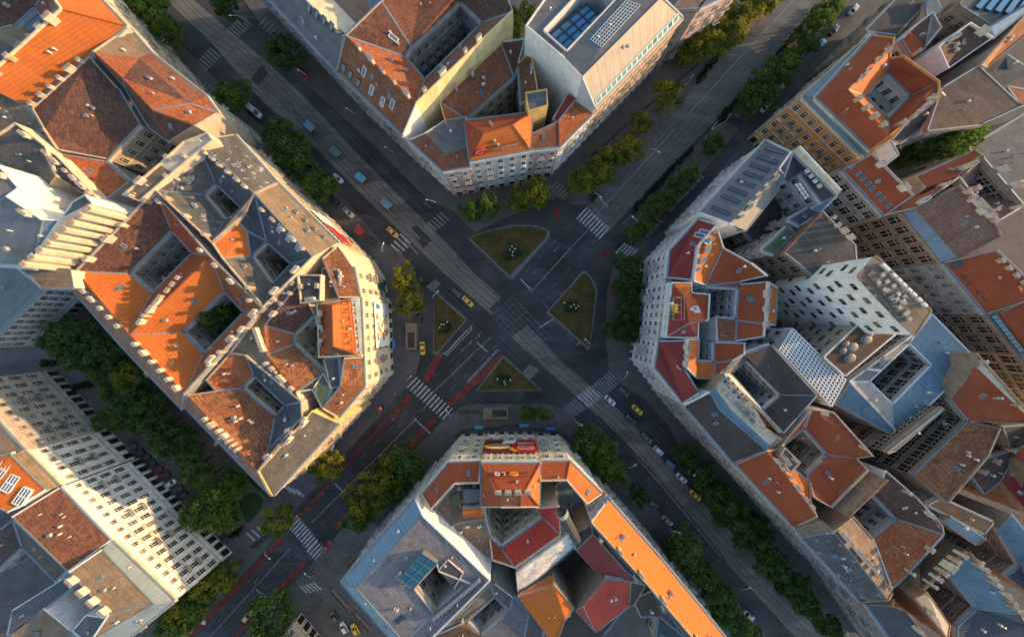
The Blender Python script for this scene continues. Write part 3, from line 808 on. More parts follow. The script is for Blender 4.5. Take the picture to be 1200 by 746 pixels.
# ================================================================ SOUTH-WEST BLOCK (lower left)
X1 = building('apartment_building', 'gray-beige baroque-fronted house with sunlit upper storeys facing the small park, left edge', 'plaster_beige', 'gray', '''
@19; a=0:-48,446,20.5; b=108,188,20.5; c=20,245,21.5; d=0:-75,470,21.5; e=0:-140,560,24; f=0:-40,600,24
flat_tan: a b c d; tile_rust: d c f e
''', gap=2.9, fl=3.7, chim=False)
X2 = building('apartment_building', 'house with an orange roof bearing three large dormers, left edge', 'plaster_white', 'cream', '''
@19; a=110,190,20; b=272,352,20; c=212,368,22; d=50,205,22; e=40,470,24; f=-100,400,24; g=-100,240,22
flat_tan: a b c d; sheet_orange: d c e f g
''', gap=3.0, fl=3.7, chim=False)
mbs = MB()
mbs.face([(-1.3,-2.2,.5),(1.3,-2.2,.5),(1.3,2.2,.75),(-1.3,2.2,.75)], 'skylight_glass')
for x in (-1.3,-.43,.43,1.3): mbs.bar((x,-2.2,.52),(x,2.2,.77),.16,.14,'sign_white')
for y in (-2.2,0,2.2): mbs.bar((-1.3,y,.64+.057*y),(1.3,y,.64+.057*y),.2,.16,'sign_white')
mbs.box((0,0,.1),(1.3,0,0),(0,2.2,0),(0,0,.35),'sign_white')
DORM = mbs.mesh('dormer_window')
for x,y in ((25,270),(60,335),(115,395)): on_roof(X2,'dormer_window',DORM,19,x,y)
X3 = building('apartment_building', 'white house with a flat-looking rust brown roof above the parked cars', 'plaster_white', 'white', '''
@19; a=273,358,20.5; b=507,602,20.5; c=315,742,23; d=58,490,23
tile_brown: a b c d
''', gap=2.9, fl=3.7)
X4 = building('apartment_building', 'brightly sunlit cream corner house with a bare tan roof at the lower boulevard', 'plaster_white', 'cream', '''
@25; a=508,302,20; b=800,580,20; c=590,750,20; d=470,342,22; e=710,590,22.5; f=440,880,20; g=320,445,25; h=500,640,25; i=420,760,24
zinc: a b e d; flat_tan: d e h g; flat_tan: e i h; zinc: b c i e; flat_tan: c f i
''', gap=3.1, fl=3.7, clutter=1)
row(X4,'chimney',[CHIM[3]],25,320,460,520,640,4)
X5 = building('courtyard_house', 'dark gray roofed courtyard wing with a small blue glass lean-to, lower left corner', 'plaster_cool', 'gray', '''
@25; a=60,210,21; b=310,440,21; c=255,490,18; d=100,330,18; e=-60,300,21; f=-60,480,18; g=60,620,20; h=300,470,21; i=330,520,20; j=35,740,20; k=-20,760,20
metal_black: a b c d; metal_black: a d f e; metal_slate: g h i j
metal_blue: c i h b
''', chim=False, clutter=.6)
X6 = building('courtyard_house', 'tan-roofed courtyard wing around a white-walled light well, bottom left', 'plaster_white', 'gray', '''
@25; a=60,730,20; b=205,610,20; c=330,712,18; d=300,800,18; e=60,820,20; f=335,715,18; g=400,640,20; h=505,655,21; i=430,790,20
flat_tan: a b c d e; metal_slate: f g h i
''', chim=False, clutter=.6)
X9 = building('apartment_building', 'beige house whose windowed corner front rises from the bottom edge by the crosswalk', 'plaster_beige', 'cream', '''
@0; a=293,800,22.5; b=367,888,22.5; c=300,960,22.5; d=226,870,22.5
flat_tan: a b c d
''', gap=3.0)

# ================================================================ SOUTH BLOCK (below the junction)
S1 = building('corner_palace', 'ornate palace with stepped red tile roofs facing the junction from the south', 'plaster_cream', 'white', '''
@21; a=370,390,23; b=497,243,23; c=640,240,23; k=522,338,25.5; l=412,458,25.5; m=635,335,25.5
@22; d=132,238,23; e=266,238,23; f=412,385,23; g=345,432,25.5; h=250,322,25.5; i=128,325,25.5
tile_red: a b k l; tile_red: b c m k; tile_red: d e h i; tile_orange: e f g h
@21; t1=642,246,25; t2=915,246,25; t3=912,446,25; t4=642,446,25; u1=706,370,28.5; u2=850,366,28.5; b1=735,366,28.6; b2=826,366,28.6; b3=826,446,26.5; b4=735,446,26.5
tile_red: t1 t2 u2 b2 b1 u1; tile_red: u1 b1 b4 t4; tile_red: t4 t1 u1; tile_red: u2 t3 b3 b2; tile_orange: t2 t3 u2; tile_brown: b1 b2 b3 b4
q1=432,452,21.5; q2=528,345,21.5; q3=640,345,21.5; q4=655,500,21.5; q5=560,512,21.5; q6=505,530,21.5
flat_old: q1 q2 q3 q4 q5 q6
v1=505,532,21.2; v2=655,502,21.2; v3=682,590,21.2; v4=695,632,21.2; v5=655,660,21.2; v6=600,642,21.2
flat_tan: v1 v2 v3 v4 v5 v6
x1=683,458,21.5; x2=895,450,21.5; x3=930,500,22; x4=735,637,21.5; x5=1000,440,26; x6=1010,575,26; x7=800,725,26; x8=682,590,21.5; x9=695,690,24
metal_scarlet: x2 x5 x6 x3; metal_scarlet: x3 x6 x7 x4; tile_red: x8 x4 x7 x9
''', walls='plaster_cream: b-c d-e', nowin='t2-t3 t3-b3 b3-b4 b4-t4 t1-t4', gap=3.0, fl=3.9, fire_z=25.2, chimz=27)  # sunward slopes painted orange for sunlight, the others red
S1t = building('terrace_block', 'flat teal roof terraces between the red roof and graffiti wall, south palace', 'plaster_cool', 'white', '''
@22; a=208,350,17; b=250,330,17; c=340,440,17; d=352,470,17; e=300,520,17; f=225,520,17
flat_teal: a b c d e f
''', chim=False, clutter=2)
mb = MB()
mb.prism([W(*PX(21,x,y),21.5).to_2d() for x,y in ((503,400),(545,372),(552,425),(515,445))], 21.55, 21.75, 'green_sheet'); mb.build('roof_lawn', S1.root)
mb = MB(); P=[W(*PX(21,x,y),24) for x,y in ((558,362),(635,365),(635,425),(565,430))]
mb.prism([p.to_2d() for p in P], 21.55, 24, 'flat_gray', 'metal_slate'); mb.build('roof_cabin', S1.root)
mb = MB(); P=[W(*PX(21,x,y),23.5) for x,y in ((557,455),(650,452),(650,495),(560,498))]
mb.prism([p.to_2d() for p in P], 21.55, 23.5, 'tile_orange', 'plaster_white'); mb.build('roof_cabin', S1.root)
for x,y in ((510,520),(550,545),(582,520),(635,520),(600,470)): on_roof(S1,'air_conditioner',VENT[2],21,x,y+12,.3,False)
row(S1,'chimney',[CHIM[1]],21,700,372,880,368,4)
row(S1,'chimney',[CHIM[0],CHIM[4]],21,530,350,630,345,3)
S2 = building('office_building', 'modern office block with blue metal rim, flat pinkish roof and a blue glass rooftop box', 'plaster_cool', 'gray', '''
@27; a=342,110,24.5; b=0,498,24.5; c=260,790,24.5; d=375,185,26.5; e=68,520,26.5; f=290,770,26.5; g=685,482,27.5; h=395,770,27; i=345,105,24.5
p2=338,520,26.6; p3=430,632,26.6; p4=600,500,26.8; p5=450,440,26.8; p6=440,408,26.7;
metal_sky: a b e d; metal_sky: b c f e; flat_pink: d e p2 p6; flat_pink: e f p3 p2; flat_pink: f h g p4 p3; flat_pink: d p6 p5 p4 g
''', walls='plaster_white: a-d d-g; plaster_beige: p2-p3 p2-p6', win='p2-p3 p2-p6', chim=False, clutter=.8, fire_z=25, gap=3.3)
mb = MB(); P=[W(*PX(27,x,y),28.2) for x,y in ((265,480),(372,362),(442,408),(325,522))]
mb.prism([p.to_2d() for p in P], 26.5, 28.2, 'teal_roof_glass', 'steel')
for i in range(5): mb.bar(P[0].lerp(P[1],i/4)+Vector((0,0,.05)), P[3].lerp(P[2],i/4)+Vector((0,0,.05)), .09,.08,'steel')
mb.bar(P[0].lerp(P[3],.5)+Vector((0,0,.1)), P[1].lerp(P[2],.5)+Vector((0,0,.1)), .09,.08,'steel')
mb.build('glass_roof', S2.root)
mb = MB(); P=[W(*PX(27,x,y),27.2) for x,y in ((445,440),(490,390),(560,450),(520,520))]
mb.face(P,'concrete_dark'); mb.bar(P[1],P[0],.3,.3,'trim_cream'); mb.bar(P[2],P[3],.3,.3,'trim_cream'); mb.bar(P[1],P[2],.3,.3,'trim_cream'); mb.build('court_cover', S2.root)
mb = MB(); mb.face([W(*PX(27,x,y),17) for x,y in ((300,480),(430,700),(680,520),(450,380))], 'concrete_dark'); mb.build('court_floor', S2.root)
mb = MB()
for i in range(12):
    a = W(*PX(27,430+i*18,650-i*15),27.5); mb.box(a,(.5,.4,0),(-.3,.4,0),(0,0,.7),'steel'); mb.box(a+Vector((.6,-.6,-.1)),(.3,.2,0),(-.2,.3,0),(0,0,.4),'dark_steel')
mb.build('cooling_unit', S2.root)
mb = MB(); P=[W(*PX(27,x,y),26.62) for x,y in ((245,672),(282,640),(295,655),(258,690))]; mb.prism([p.to_2d() for p in P],26.5,26.7,'dark_steel'); mb.build('roof_hatch', S2.root)
S3 = building('courtyard_house', 'stained gray concrete courtyard house behind the office block, bottom edge', 'plaster_cool', 'gray', '''
@27; a=400,800,21; b=440,735,21; c=690,510,21; d=710,500,21; e=790,560,20; f=860,640,20; g=830,800,20; p1=570,680,20; p2=705,560,20; p3=775,622,20; p4=640,740,20; h=540,690,21
flat_old: b c p2 p1 h; flat_old: c d e p3 p2; flat_gray: e f g p4 p3; flat_umber: a b h p1 p4 g
''', chim=False, clutter=.7, gap=2.6)
S4 = building('apartment_building', 'house with vivid orange and dark red roof wings round a black light well', 'stone_brown', 'gray', '''
@28; a=28,562,22; b=192,505,25; c=288,608,22.5; d=200,790,21; e=95,640,21; x=245,665,23
o=22:0,0,20
sheet_orange: a b c x d e
r1=290,620,22.5; r2=430,478,25; r3=550,490,25; r4=542,600,21; r5=385,722,21; r6=325,600,24
metal_scarlet: r6 r2 r3 r4 r5; metal_scarlet: r1 r6 r5
s1=300,662,0; d1=295,345,25; d2=372,272,26; d3=525,445,25.5; d4=430,478,24; d5=372,432,22
metal_red: d1 d2 d3 d4 d5
j1=362,222,25.8; j2=615,507,25.6; j3=292,262,25.4; j4=560,600,23
flat_umber: d2 j1 j2 d3; metal_black: d3 j2 r3; metal_black: r3 j2 j4 r4; flat_umber: d1 j3 j1 d2; metal_red: d4 d3 r3
w1=18,442,27; w2=285,250,27; w3=315,300,26; w4=240,410,24; w5=190,452,23; w6=25,552,25
tile_orange: w6 w5 b a
'''.replace('o=22:0,0,20\n','').replace('s1=300,662,0; ',''), walls='', clutter=.5)
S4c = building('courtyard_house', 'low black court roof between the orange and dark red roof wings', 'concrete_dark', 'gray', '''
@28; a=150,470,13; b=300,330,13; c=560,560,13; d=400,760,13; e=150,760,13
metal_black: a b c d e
''', chim=False, clutter=.6)  # added black sheet standing in for the court's deep shade
S4w = building('party_wall', 'long stained whitish fire wall sloping between dark red and orange roofs', 'plaster_stained', 'white', '''
@28; a=18,445,27; b=285,252,27; c=312,305,23.5; d=28,556,23.5
plaster_stained: a b c d
''', chim=False, clutter=0, cornice=False)
mb = MB(); P=[W(*PX(28,x,y),z) for x,y,z in ((225,170,28.5),(300,300,25.5))]; mb.tube([P[0],P[1]],[1.6,1.3],'dark_steel',10); mb.tube([P[0],P[0].lerp(P[1],.12)],[1.75,1.7],'steel',10); mb.build('flue', S4w.root)
S5 = building('apartment_building', 'boulevard house with a very long plain orange roof and graffiti on its end wall', 'plaster_beige', 'gray', '''
@28; a=440,112,22.5; b=682,388,22.5; c=892,642,22.5; c2=1010,790,22.5; d=362,216,27; e=622,505,27; f=800,715,27; f2=880,800,27
sheet_orange: a b e d; sheet_orange: b c f e; sheet_orange: c c2 f2 f
''', walls='plaster_stained: a-d', clutter=1.1, gap=3.1)
S5b = building('courtyard_house', 'dark slate roofed courtyard wing under the long orange roof, bottom edge', 'plaster_beige', 'brown', '''
@28; a=552,568,22; b=640,530,23; c=800,750,23; d=760,840,22; e=590,650,20; f=680,650,20; g=660,770,20
metal_black: a b c f e; metal_slate: f c d g
''', chim=False, clutter=.8, gap=2.6)
on_roof(S5b,'chimney',CHIM[0],28,700,600,.9,False)
# ================================================================ EAST BLOCK (right of the junction)
E1 = building('apartment_building', 'boulevard house with gray roof carrying a row of long dark skylights, right of the avenue', 'plaster_cool', 'white', '''
@11; a=235,352,22; b=545,18,22; c=655,72,26; d=600,150,26; e=372,402,26; f=245,358,22
g=620,170,22.5; h=585,260,22; i=448,432,22; j=405,430,22
metal_gray: a b c d e; metal_gray: e d g h i j
k=660,78,25; l=692,46,26.5; m=882,250,26.5; n=866,274,25; o=800,300,22; p=700,160,22; q=640,210,22; q2=620,190,22
plaster_cream: k l m n; metal_slate: k n o p q q2
r=650,380,20; s=740,330,20; t=790,350,21; u=700,410,20; v=640,415,20; w=672,440,20; x=580,540,20; y=528,520,20
metal_slate: r s t u; green_sheet: v w x y; metal_blue: n t s o
''', walls='plaster_white: a-e', chim=False, gap=2.7, fl=3.8, clutter=.6, fire_z=25, nowin='')
for x,y in ((332,342),(376,288),(408,252),(445,216),(480,180),(512,143),(547,106),(582,66)):
    on_roof(E1,'skylight',SKY['long'],11,x,y)
mb = MB(); quad_on(mb, E1, 11, ((672,206),(706,200),(748,262),(726,282)), 'sign_white', 1.2, 'dark_steel', 2, 4); mb.build('glass_roof', E1.root)
row(E1,'chimney',CHIM,11,395,395,590,175,5)
row(E1,'air_conditioner',VENT[2],11,715,150,790,240,4)
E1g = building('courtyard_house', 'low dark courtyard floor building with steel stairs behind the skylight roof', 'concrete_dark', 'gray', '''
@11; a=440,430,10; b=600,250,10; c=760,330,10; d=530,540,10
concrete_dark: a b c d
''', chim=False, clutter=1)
E1b = building('apartment_building', 'house under a large weathered dark brown flat roof before the white hotel tower', 'brick_wall', 'brown', '''
@11; a=625,530,22; b=800,345,23; c=950,500,23; d=955,570,23; e=790,668,22; f=690,580,22
concrete_dark: a b c d e f
''', walls='stone_brown: a-f f-e', gap=2.7, fl=4.2, style='wide', clutter=.5, chim=False)
row(E1b,'chimney',CHIM,11,815,360,930,480,4)
E2 = building('corner_palace', 'grand gray-white palace with dark red metal roofs facing the junction from the east', 'plaster_cool', 'white', '''
@11; a=233,380,21; b=312,405,24; c=228,498,24; d=204,660,24; e=88,650,21; f=100,524,21
metal_red: a b c d e f
@17; g=50,310,21; h=170,308,24; i=162,440,24; j=232,552,24; k=160,596,21; l=30,432,21
metal_red: g h i j k l
t1=104,42,24.4; t2=196,44,24.4; t3=196,88,24.4; t4=280,96,24.4; t5=272,218,24.4; t6=228,224,24.4; t7=226,298,24.4; t8=76,296,24.4; u1=163,112,28; u2=185,230,28
e7=88,24,21; g7=50,308,21; h7=76,302,21; i7=106,36,21
zinc: e7 g7 h7 i7; metal_red: t1 u1 u2 t8; tile_orange: t1 t2 t3 u1; tile_red: t3 t4 t5 t6 u2 u1; metal_red: t6 t7 t8 u2
@11; r1=312,407,25; r2=345,512,24; r3=470,580,25; r4=545,640,24.5; r5=420,668,21.5; r6=415,695,21.5; r7=262,684,21.5; r8=205,664,25; r9=228,500,25
tile_orange: r9 r1 r2 r7 r8; tile_red: r2 r3 r4 r5 r7; tile_red: r5 r6 r7
@17; s1=420,50,21.5; s2=545,38,24.5; s3=535,235,24.5; s4=528,292,24.5; s5=405,215,21.5; s6=308,206,21.5; s7=312,312,22.5; s8=400,312,22.5
tile_red: s1 s2 s3 s5; tile_brown: s5 s6 s7 s8; tile_red: s5 s3 s4 s8
v1=305,316,21.5; v2=442,320,23; v3=440,372,24.5; v4=385,402,24; v5=304,412,21.5; v6=345,452,24; v7=302,482,23; v8=218,480,23; v9=216,408,21.5; w0=172,432,25; w1=175,302,25; w2=232,304,22; w3=226,402,22
tile_red: v1 v2 v3 v4 v5; tile_red: v5 v4 v6 v7; tile_orange: v9 v5 v7 v8; tile_orange: w1 w2 w3 v9 v8 w0
y1=548,40,24.3; y2=592,68,20.5; y3=582,240,20.5; y4=538,236,24.3
tile_orange: y1 y2 y3 y4; zinc: g2 g3 j2 j
g2=235,555,23; g3=300,510,23; j2=170,592,21.9
'''.replace("tile_orange: y1 y2 y3 y4; zinc: g2 g3 j2 j\ng2=235,555,23; g3=300,510,23; j2=170,592,21.9","tile_orange: y1 y2 y3 y4"), gap=2.3, fl=3.8, fire_z=24.2, chim=False, clutter=1.1,
   win='t1-t8', nowin='t7-t8 t6-t7 t5-t6 t4-t5 e7-g7')  # sunlit slopes get orange tile, the rest red: light put into colour
row(E2,'chimney',CHIM,11,315,410,212,640,5,jit=.2); row(E2,'chimney',CHIM,17,172,320,165,430,3); row(E2,'chimney',CHIM,17,535,60,530,270,3)
for x,y in ((255,440),(268,485),(235,455)): on_roof(E2,'skylight',SKY['tall'],11,x,y)
E3 = building('apartment_building', 'boulevard house with a nearly black roof and cream terraced rear strip with blue metal', 'stone_brown', 'gray', '''
@17; a=162,605,22; b=280,545,25; c=300,520,25.5; d=340,465,26; e=445,590,26
@23; f=385,185,25; g=232,242,22; h=168,-2,25; i=222,-2,25.5; j=345,55,26; k=452,132,26; l=405,168,25.5; m=375,190,25
metal_black: a b h f g; metal_blue: b c i l f h; plaster_cream: c d e j k l i
''', walls='plaster_white: a-b', clutter=.5, gap=2.8, fl=3.8, fire_z=25)
row(E3,'chimney',[CHIM[3],CHIM[1]],17,440,590,520,700,4,jit=.2)
row(E3,'roof_hatch',VENT[1],17,330,530,480,690,6,jit=.3); row(E3,'skylight',SKY['tall'],17,345,480,430,575,4)
E3b = building('apartment_building', 'courtyard wings with black roofs round a bright white light well, behind the boulevard house', 'plaster_cool', 'white', '''
@17; a=345,462,24; b=440,372,24; c=565,332,24.5; d=772,562,24.5; e=620,732,24.5; e2=535,640,24; p1=380,462,21.5; p2=452,392,21.5; p3=612,560,21.5; p4=528,632,21.5
flat_tan: a b p2 p1; metal_black: b c d p3 p2; metal_black: d e e2 p4 p3; plaster_cream: a p1 p4 e2
''', style='plain', chim=False, clutter=.6, gap=2.4, fl=3.3, gutter='zinc')
E4 = building('hotel_tower', 'tall white modern tower with staggered dark strip windows and cluttered roof terrace', 'plaster_white', 'white', '''
@18; a=178,15,36; b=262,-78,36; c=515,172,36; d=442,285,36; e=362,212,36; w=185,-128,37; b2=225,-130,37
flat_tan: a b c d e
''', style='strip', fl=3.0, gap=3.5, chim=False, clutter=3, allwin=True, cornice=False, fire_z=50, gutter='metal_slate')
mb = MB(); P=[W(*PX(18,x,y),36.8) for x,y in ((235,5),(262,-25),(435,165),(385,195))]
mb.prism([p.to_2d() for p in P], 36.05, 36.25, 'flat_tan'); mb.build('roof_terrace', E4.root)
for x,y in ((280,10),(300,40),(330,60),(350,95),(380,110),(345,120),(300,80)):
    on_roof(E4,'terrace_cover',VENT[1],18,x,y,.6,False)
row(E4,'air_conditioner',VENT[2],18,270,-50,490,160,9,jit=.2); row(E4,'roof_hatch',VENT[1],18,250,30,420,230,6,jit=.3)
E4b = building('hotel_wing', 'lower beige hotel wing with strip windows and brown terrace holding round covered furniture', 'plaster_beige', 'cream', '''
@18; a=25,385,25; b=225,195,25; c=355,275,25; d=300,320,25; e=120,470,25
flat_umber: a b c d e
''', style='strip', fl=3.0, gap=3.5, chim=False, clutter=0, allwin=True, cornice=False, gutter='trim_white')
mb = MB()
for k in range(9): pass
def dome_mesh(r):
    m = MB(); R=[]
    for i,(f,z) in enumerate(((1,0),(.95,.3),(.6,.5),(0.05,.58))):
        R.append([Vector((r*f*math.cos(k*.7854),r*f*math.sin(k*.7854)*.8,z)) for k in range(8)])
    for i in range(3):
        for k in range(8): m.face([R[i][k],R[i][(k+1)%8],R[i+1][(k+1)%8],R[i+1][k]],'metal_gray')
    m.face(R[3],'metal_gray'); return m.mesh('furniture_cover')
DOME = [dome_mesh(1.7), dome_mesh(1.1)]
for x,y,k in ((150,340,0),(108,355,1),(140,390,0),(120,325,1),(215,305,0),(230,280,1)): on_roof(E4b,'furniture_cover',DOME[k],18,x,y,.4,False)
E4c = building('courtyard_house', 'low light court roof covered by a white lattice pergola next to the black roofs', 'plaster_white', 'white', '''
@17; a=600,350,20; b=660,255,20; c=905,492,20; d=840,612,20
flat_umber: a b c d
''', chim=False, clutter=1.5, cornice=False, gutter='trim_white')
perg = empty('pergola', W(*PX(17,750,430),20), 0, 'white lattice pergola covering the court roof beside the black roofs', 'pergola')
mb = MB(); P=[W(*PX(17,x,y),23) for x,y in ((600,352),(662,255),(905,490),(840,610))]
for i in range(10):
    f=i/9; mb.bar(P[0].lerp(P[1],f),P[3].lerp(P[2],f),.28,.35,'sign_white')
for i in range(19):
    f=i/18; mb.bar(P[0].lerp(P[3],f)+Vector((0,0,.1)),P[1].lerp(P[2],f)+Vector((0,0,.1)),.24,.3,'sign_white')
mb.build('lattice', perg)
for p in P:
    mb = MB(); mb.box((p.x,p.y,21.5),(.18,0,0),(0,.18,0),(0,0,1.5),'sign_white'); mb.build('post', perg)
E5 = building('office_building', 'block with blue seamed metal roof around a white-rimmed rectangular court', 'plaster_gray', 'gray', '''
@18; O1=518,190,21.5; O2=722,398,21.4; O3=350,752,21.5; O4=68,600,20; O5=140,500,22.1; O6=435,285,21.7; C1=415,320,21.5; C2=520,420,21.5; C3=338,605,21.5; C4=228,498,21.5; X=345,715,22
metal_blue: O1 O2 C2 C1; metal_blue: O2 O3 X C3 C2; metal_blue: O3 O4 O5 X; metal_beige: O5 C4 C3 X; metal_gray: O5 O6 C1 C4; metal_blue: O6 O1 C1
''', style='wide', fl=3.6, gap=2.6, chim=False, clutter=.6, fire_z=28.5, gutter='trim_white')
row(E5,'air_conditioner',VENT[2],18,215,440,270,445,4); row(E5,'roof_hatch',VENT[1],18,270,380,300,340,3); on_roof(E5,'roof_hatch',VENT[1],18,600,450,.5,False); on_roof(E5,'roof_hatch',VENT[1],18,420,665,.5,False)
E6 = building('apartment_building', 'red tiled house with court below the blue metal roof and lit cream wall', 'stone_brown', 'brown', '''
@18; a=690,445,25.5; b=715,365,27; b2=722,430,26.5; c=955,655,26.5; d=950,690,25; e=690,680,22; f=600,575,22; g=640,520,25; c2=960,640,27
tile_red: a b2 c d e f g; plaster_cream: b c2 c b2
@24; p3=345,190,22; p4=432,305,22; q1=830,85,24; q2=780,200,25; q3=585,425,25.5; n1=690,52,22; o1=312,200,25.3; o2=575,-5,25.3; g2=560,8,22
tile_speckle: n1 q1 q2 q3 p4; flat_umber: o1 o2 g2 p3
''', style='wide', fl=4.2, gap=2.6, clutter=1)
E6b = building('apartment_building', 'house with brown fire wall, tiled terraces and dark red slope, right edge', 'brick_wall', 'brown', '''
@24; a=840,80,24; b=960,70,24; c=960,160,24; d=880,190,21; e=760,230,21; f=700,300,20; g=600,410,21; h=830,330,20; i=900,210,20
flat_umber: a b c d; tile_red: d c j k i; metal_red: i k l m h; flat_umber: d i h n f e
j=990,200,24; k=960,250,24; l=990,470,24; m=960,480,24; n=760,385,20
''', style='plain', gap=2.6, clutter=1.5, chim=False)
for k in range(3): on_roof(E6b,'chimney',CHIM[2],24,860-60*k,180+50*k,.6,False)
E7 = building('apartment_building', 'red roofed courtyard house with a gray stair turret and sunlit orange inner slope', 'plaster_beige', 'cream', '''
@23; a=242,246,21; b=385,186,25; c=618,490,25; d=512,540,21; e=435,180,23.5; f=440,215,22; g=555,75,23; h=592,-5,25; i=690,8,25; j=872,210,25; k=800,222,23; l=668,205,22; m=560,82,22; n=468,158,22; o=575,302,22; p=582,330,22.5; q=590,425,24; r=850,275,25; s=680,446,24.5; t=600,402,24.5
metal_scarlet: a b c d
tile_orange: b e f p q c; tile_red: e n m g h; tile_red: h i j k l m; tile_red: o l k r s t p
u1=440,216,24.6; u2=465,168,24.6; u3=537,240,24.6; u4=490,288,24.6
flat_gray: u1 u2 u3 u4
'''.replace('metal_scarlet: a b c d','tile_red: a b c d'), gap=2.7, fl=3.8, clutter=.8, fire_z=24.3, chimz=24.6, nowin='u1-u2 u1-u4')
row(E7,'chimney',CHIM,23,400,200,600,460,6,jit=.2)
E7b = building('party_wall', 'brown buttressed fire wall with sloping tile copings between two red roofs', 'brick_wall', 'brown', '''
@23; a=685,450,23; b=850,285,23; c=940,320,26; d=760,490,26
brick_wall: a b c d
''', chim=False, clutter=0, cornice=False)
E8 = building('apartment_building', 'boulevard house with a patched gray felt roof and ragged sunlit ridge', 'stone_brown', 'gray', '''
@29; a=520,242,22; b=640,212,25; c=692,258,26; d=944,575,26; e=818,585,22; f=548,288,22
flat_tan: a b c f; flat_splashed: f c d e
@30; h=155,188,24; i=245,290,22.5; j=300,440,22.5; k=335,545,25
flat_tan: c h i j k d
''', gap=2.9, fl=3.8, clutter=1.2, fire_z=24.5)
row(E8,'chimney',CHIM,30,80,250,320,520,7,jit=.3)
E9 = building('apartment_building', 'house with smooth red roof and dark mottled roof around a small blue light well', 'plaster_cool', 'gray', '''
@30; a=245,292,22; b=357,204,22; c=572,272,25; d=372,490,25; e=330,522,25; f=250,90,22; g=262,78,23; h=300,-20,25; i=450,110,25; j=562,232,25; p1=152,186,22
tile_rust: a b c d e; tile_dark: f g h i j c b
''', gap=2.6, clutter=1, chimz=24.8)
E9b = building('party_wall', 'brown fire wall panels with lit coping strips below the smooth red roof', 'brick_wall', 'brown', '''
@30; a=378,498,22; b=575,290,22; c=672,350,26; d=470,528,26
flat_umber: a b c d
''', chim=False, clutter=0, cornice=False)
row(E9b,'chimney',CHIM,30,490,510,660,350,6)
E10 = building('apartment_building', 'house with blue-gray metal roofs around a black court, bottom right', 'brick_wall', 'gray', '''
@30; a=590,440,22; b=690,355,26; c=925,640,26; d=730,615,22; e=640,700,22; f=950,690,24; g=960,800,24; h=640,800,22; i=430,560,26; j=490,530,26; k=600,690,24; l=590,760,26
metal_blue: a b c d; metal_slate: d c f g h e; plaster_beige: i j k l
m=215,590,22; n=330,600,25; o=400,625,26; p=720,1060,26; q=540,1060,22; r=222,592,22; s=340,570,25
metal_slate: m n o p q; tile_brown: r s n
''', gap=2.6, clutter=.8, fire_z=24.5)  # slate wing is stretched past the frame to block low sun
row(E10,'chimney',CHIM,30,700,370,920,630,7,jit=.2)
E10b = building('apartment_building', 'house with slate blue roofs and brown stepped wall, right edge', 'stone_brown', 'gray', '''
@30; a=570,205,24; b=600,190,25; c=765,295,25; d=730,318,24; e=820,240,22; f=880,180,24; g=980,300,24; h=980,560,24; i=860,470,22; j=930,420,22; k=505,140,24; l=560,110,24; m=800,220,24; n=760,270,24
zinc: a b c d; metal_blue: e f g j; metal_slate: i j g h; flat_umber: k l m n
''', chim=False, clutter=.8, gap=2.6)

# ================================================================ FAR EAST BLOCK (upper right)
F1 = building('apartment_building', 'orange-fronted house with a red roof around a square white court, upper right', 'plaster_orange', 'cream', '''
@6; a=245,165,23.5; b=342,176,26.5; c=130,413,26.5; d=-12,445,23.5; e=322,627,26.5; f=236,690,23.5; p1=214,441,22.5; p2=315,330,22.5; p3=426,441,22.5; p4=318,549,22.5; g=325,270,25; h=382,260,25.5; i=545,378,26; j=548,427,26; k=325,240,26
tile_red: a b c d; tile_red: d c e f; tile_orange: c b k g p2 p1; tile_orange: c p1 p4 e; tile_red: p2 g h i p3; tile_red: p3 i j e p4
@5; z1=558,440,22.5; z2=820,205,22.5; z3=868,150,22.5; z4=912,178,22.8; z5=620,450,22.8
@6; z6=235,692,22.8; z7=205,722,22.3
zinc: z1 z2 z3 z4 z5; zinc: z1 z5 z6 z7
''', gap=2.9, fl=3.9, chimz=25.8, clutter=.7, fire_z=25, walls='plaster_white: p1-p2 p2-p3 p3-p4 p4-p1')
row(F1,'chimney',CHIM,6,150,400,320,220,4,jit=.2); row(F1,'chimney',CHIM[2],6,150,440,300,600,4); row(F1,'chimney',CHIM,6,360,600,530,440,5,jit=.3)
mb = MB(); quad_on(mb, F1, 6, ((18,505),(45,488),(232,690),(205,712)), 'skylight_dark', .35, 'zinc', 2, 8); mb.build('glass_roof', F1.root)
F2 = building('apartment_building', 'gray arched-window house under a red roof with two rows of small skylights', 'plaster_gray', 'gray', '''
@12; a=110,152,23.5; b=242,80,26; c=428,272,26; d=302,362,23.5; e=85,150,22.5; f=290,372,22.5
tile_red: a b c d; zinc: e a d f
''', style='wide', gap=3.0, clutter=.3)
for x,y in ((150,138),(180,172),(200,192),(225,218),(242,238),(270,266),(287,286),(318,318)): on_roof(F2,'skylight',SKY['small'],12,x,y)
F3 = building('apartment_building', 'brown stone house with large windows and a wide plain brown roof', 'stone_brown', 'brown', '''
@12; a=385,346,22.5; a2=440,332,23.5; b=640,225,26.5; c=803,398,26.5; d=832,460,26.5; e=640,562,23.5; e2=570,576,22.5
tile_mauve: a2 b c d e; zinc: a a2 e e2
''', style='wide', gap=3.0, fl=4.4, clutter=.6)
row(F3,'chimney',[CHIM[2],CHIM[3]],12,655,245,800,400,6)
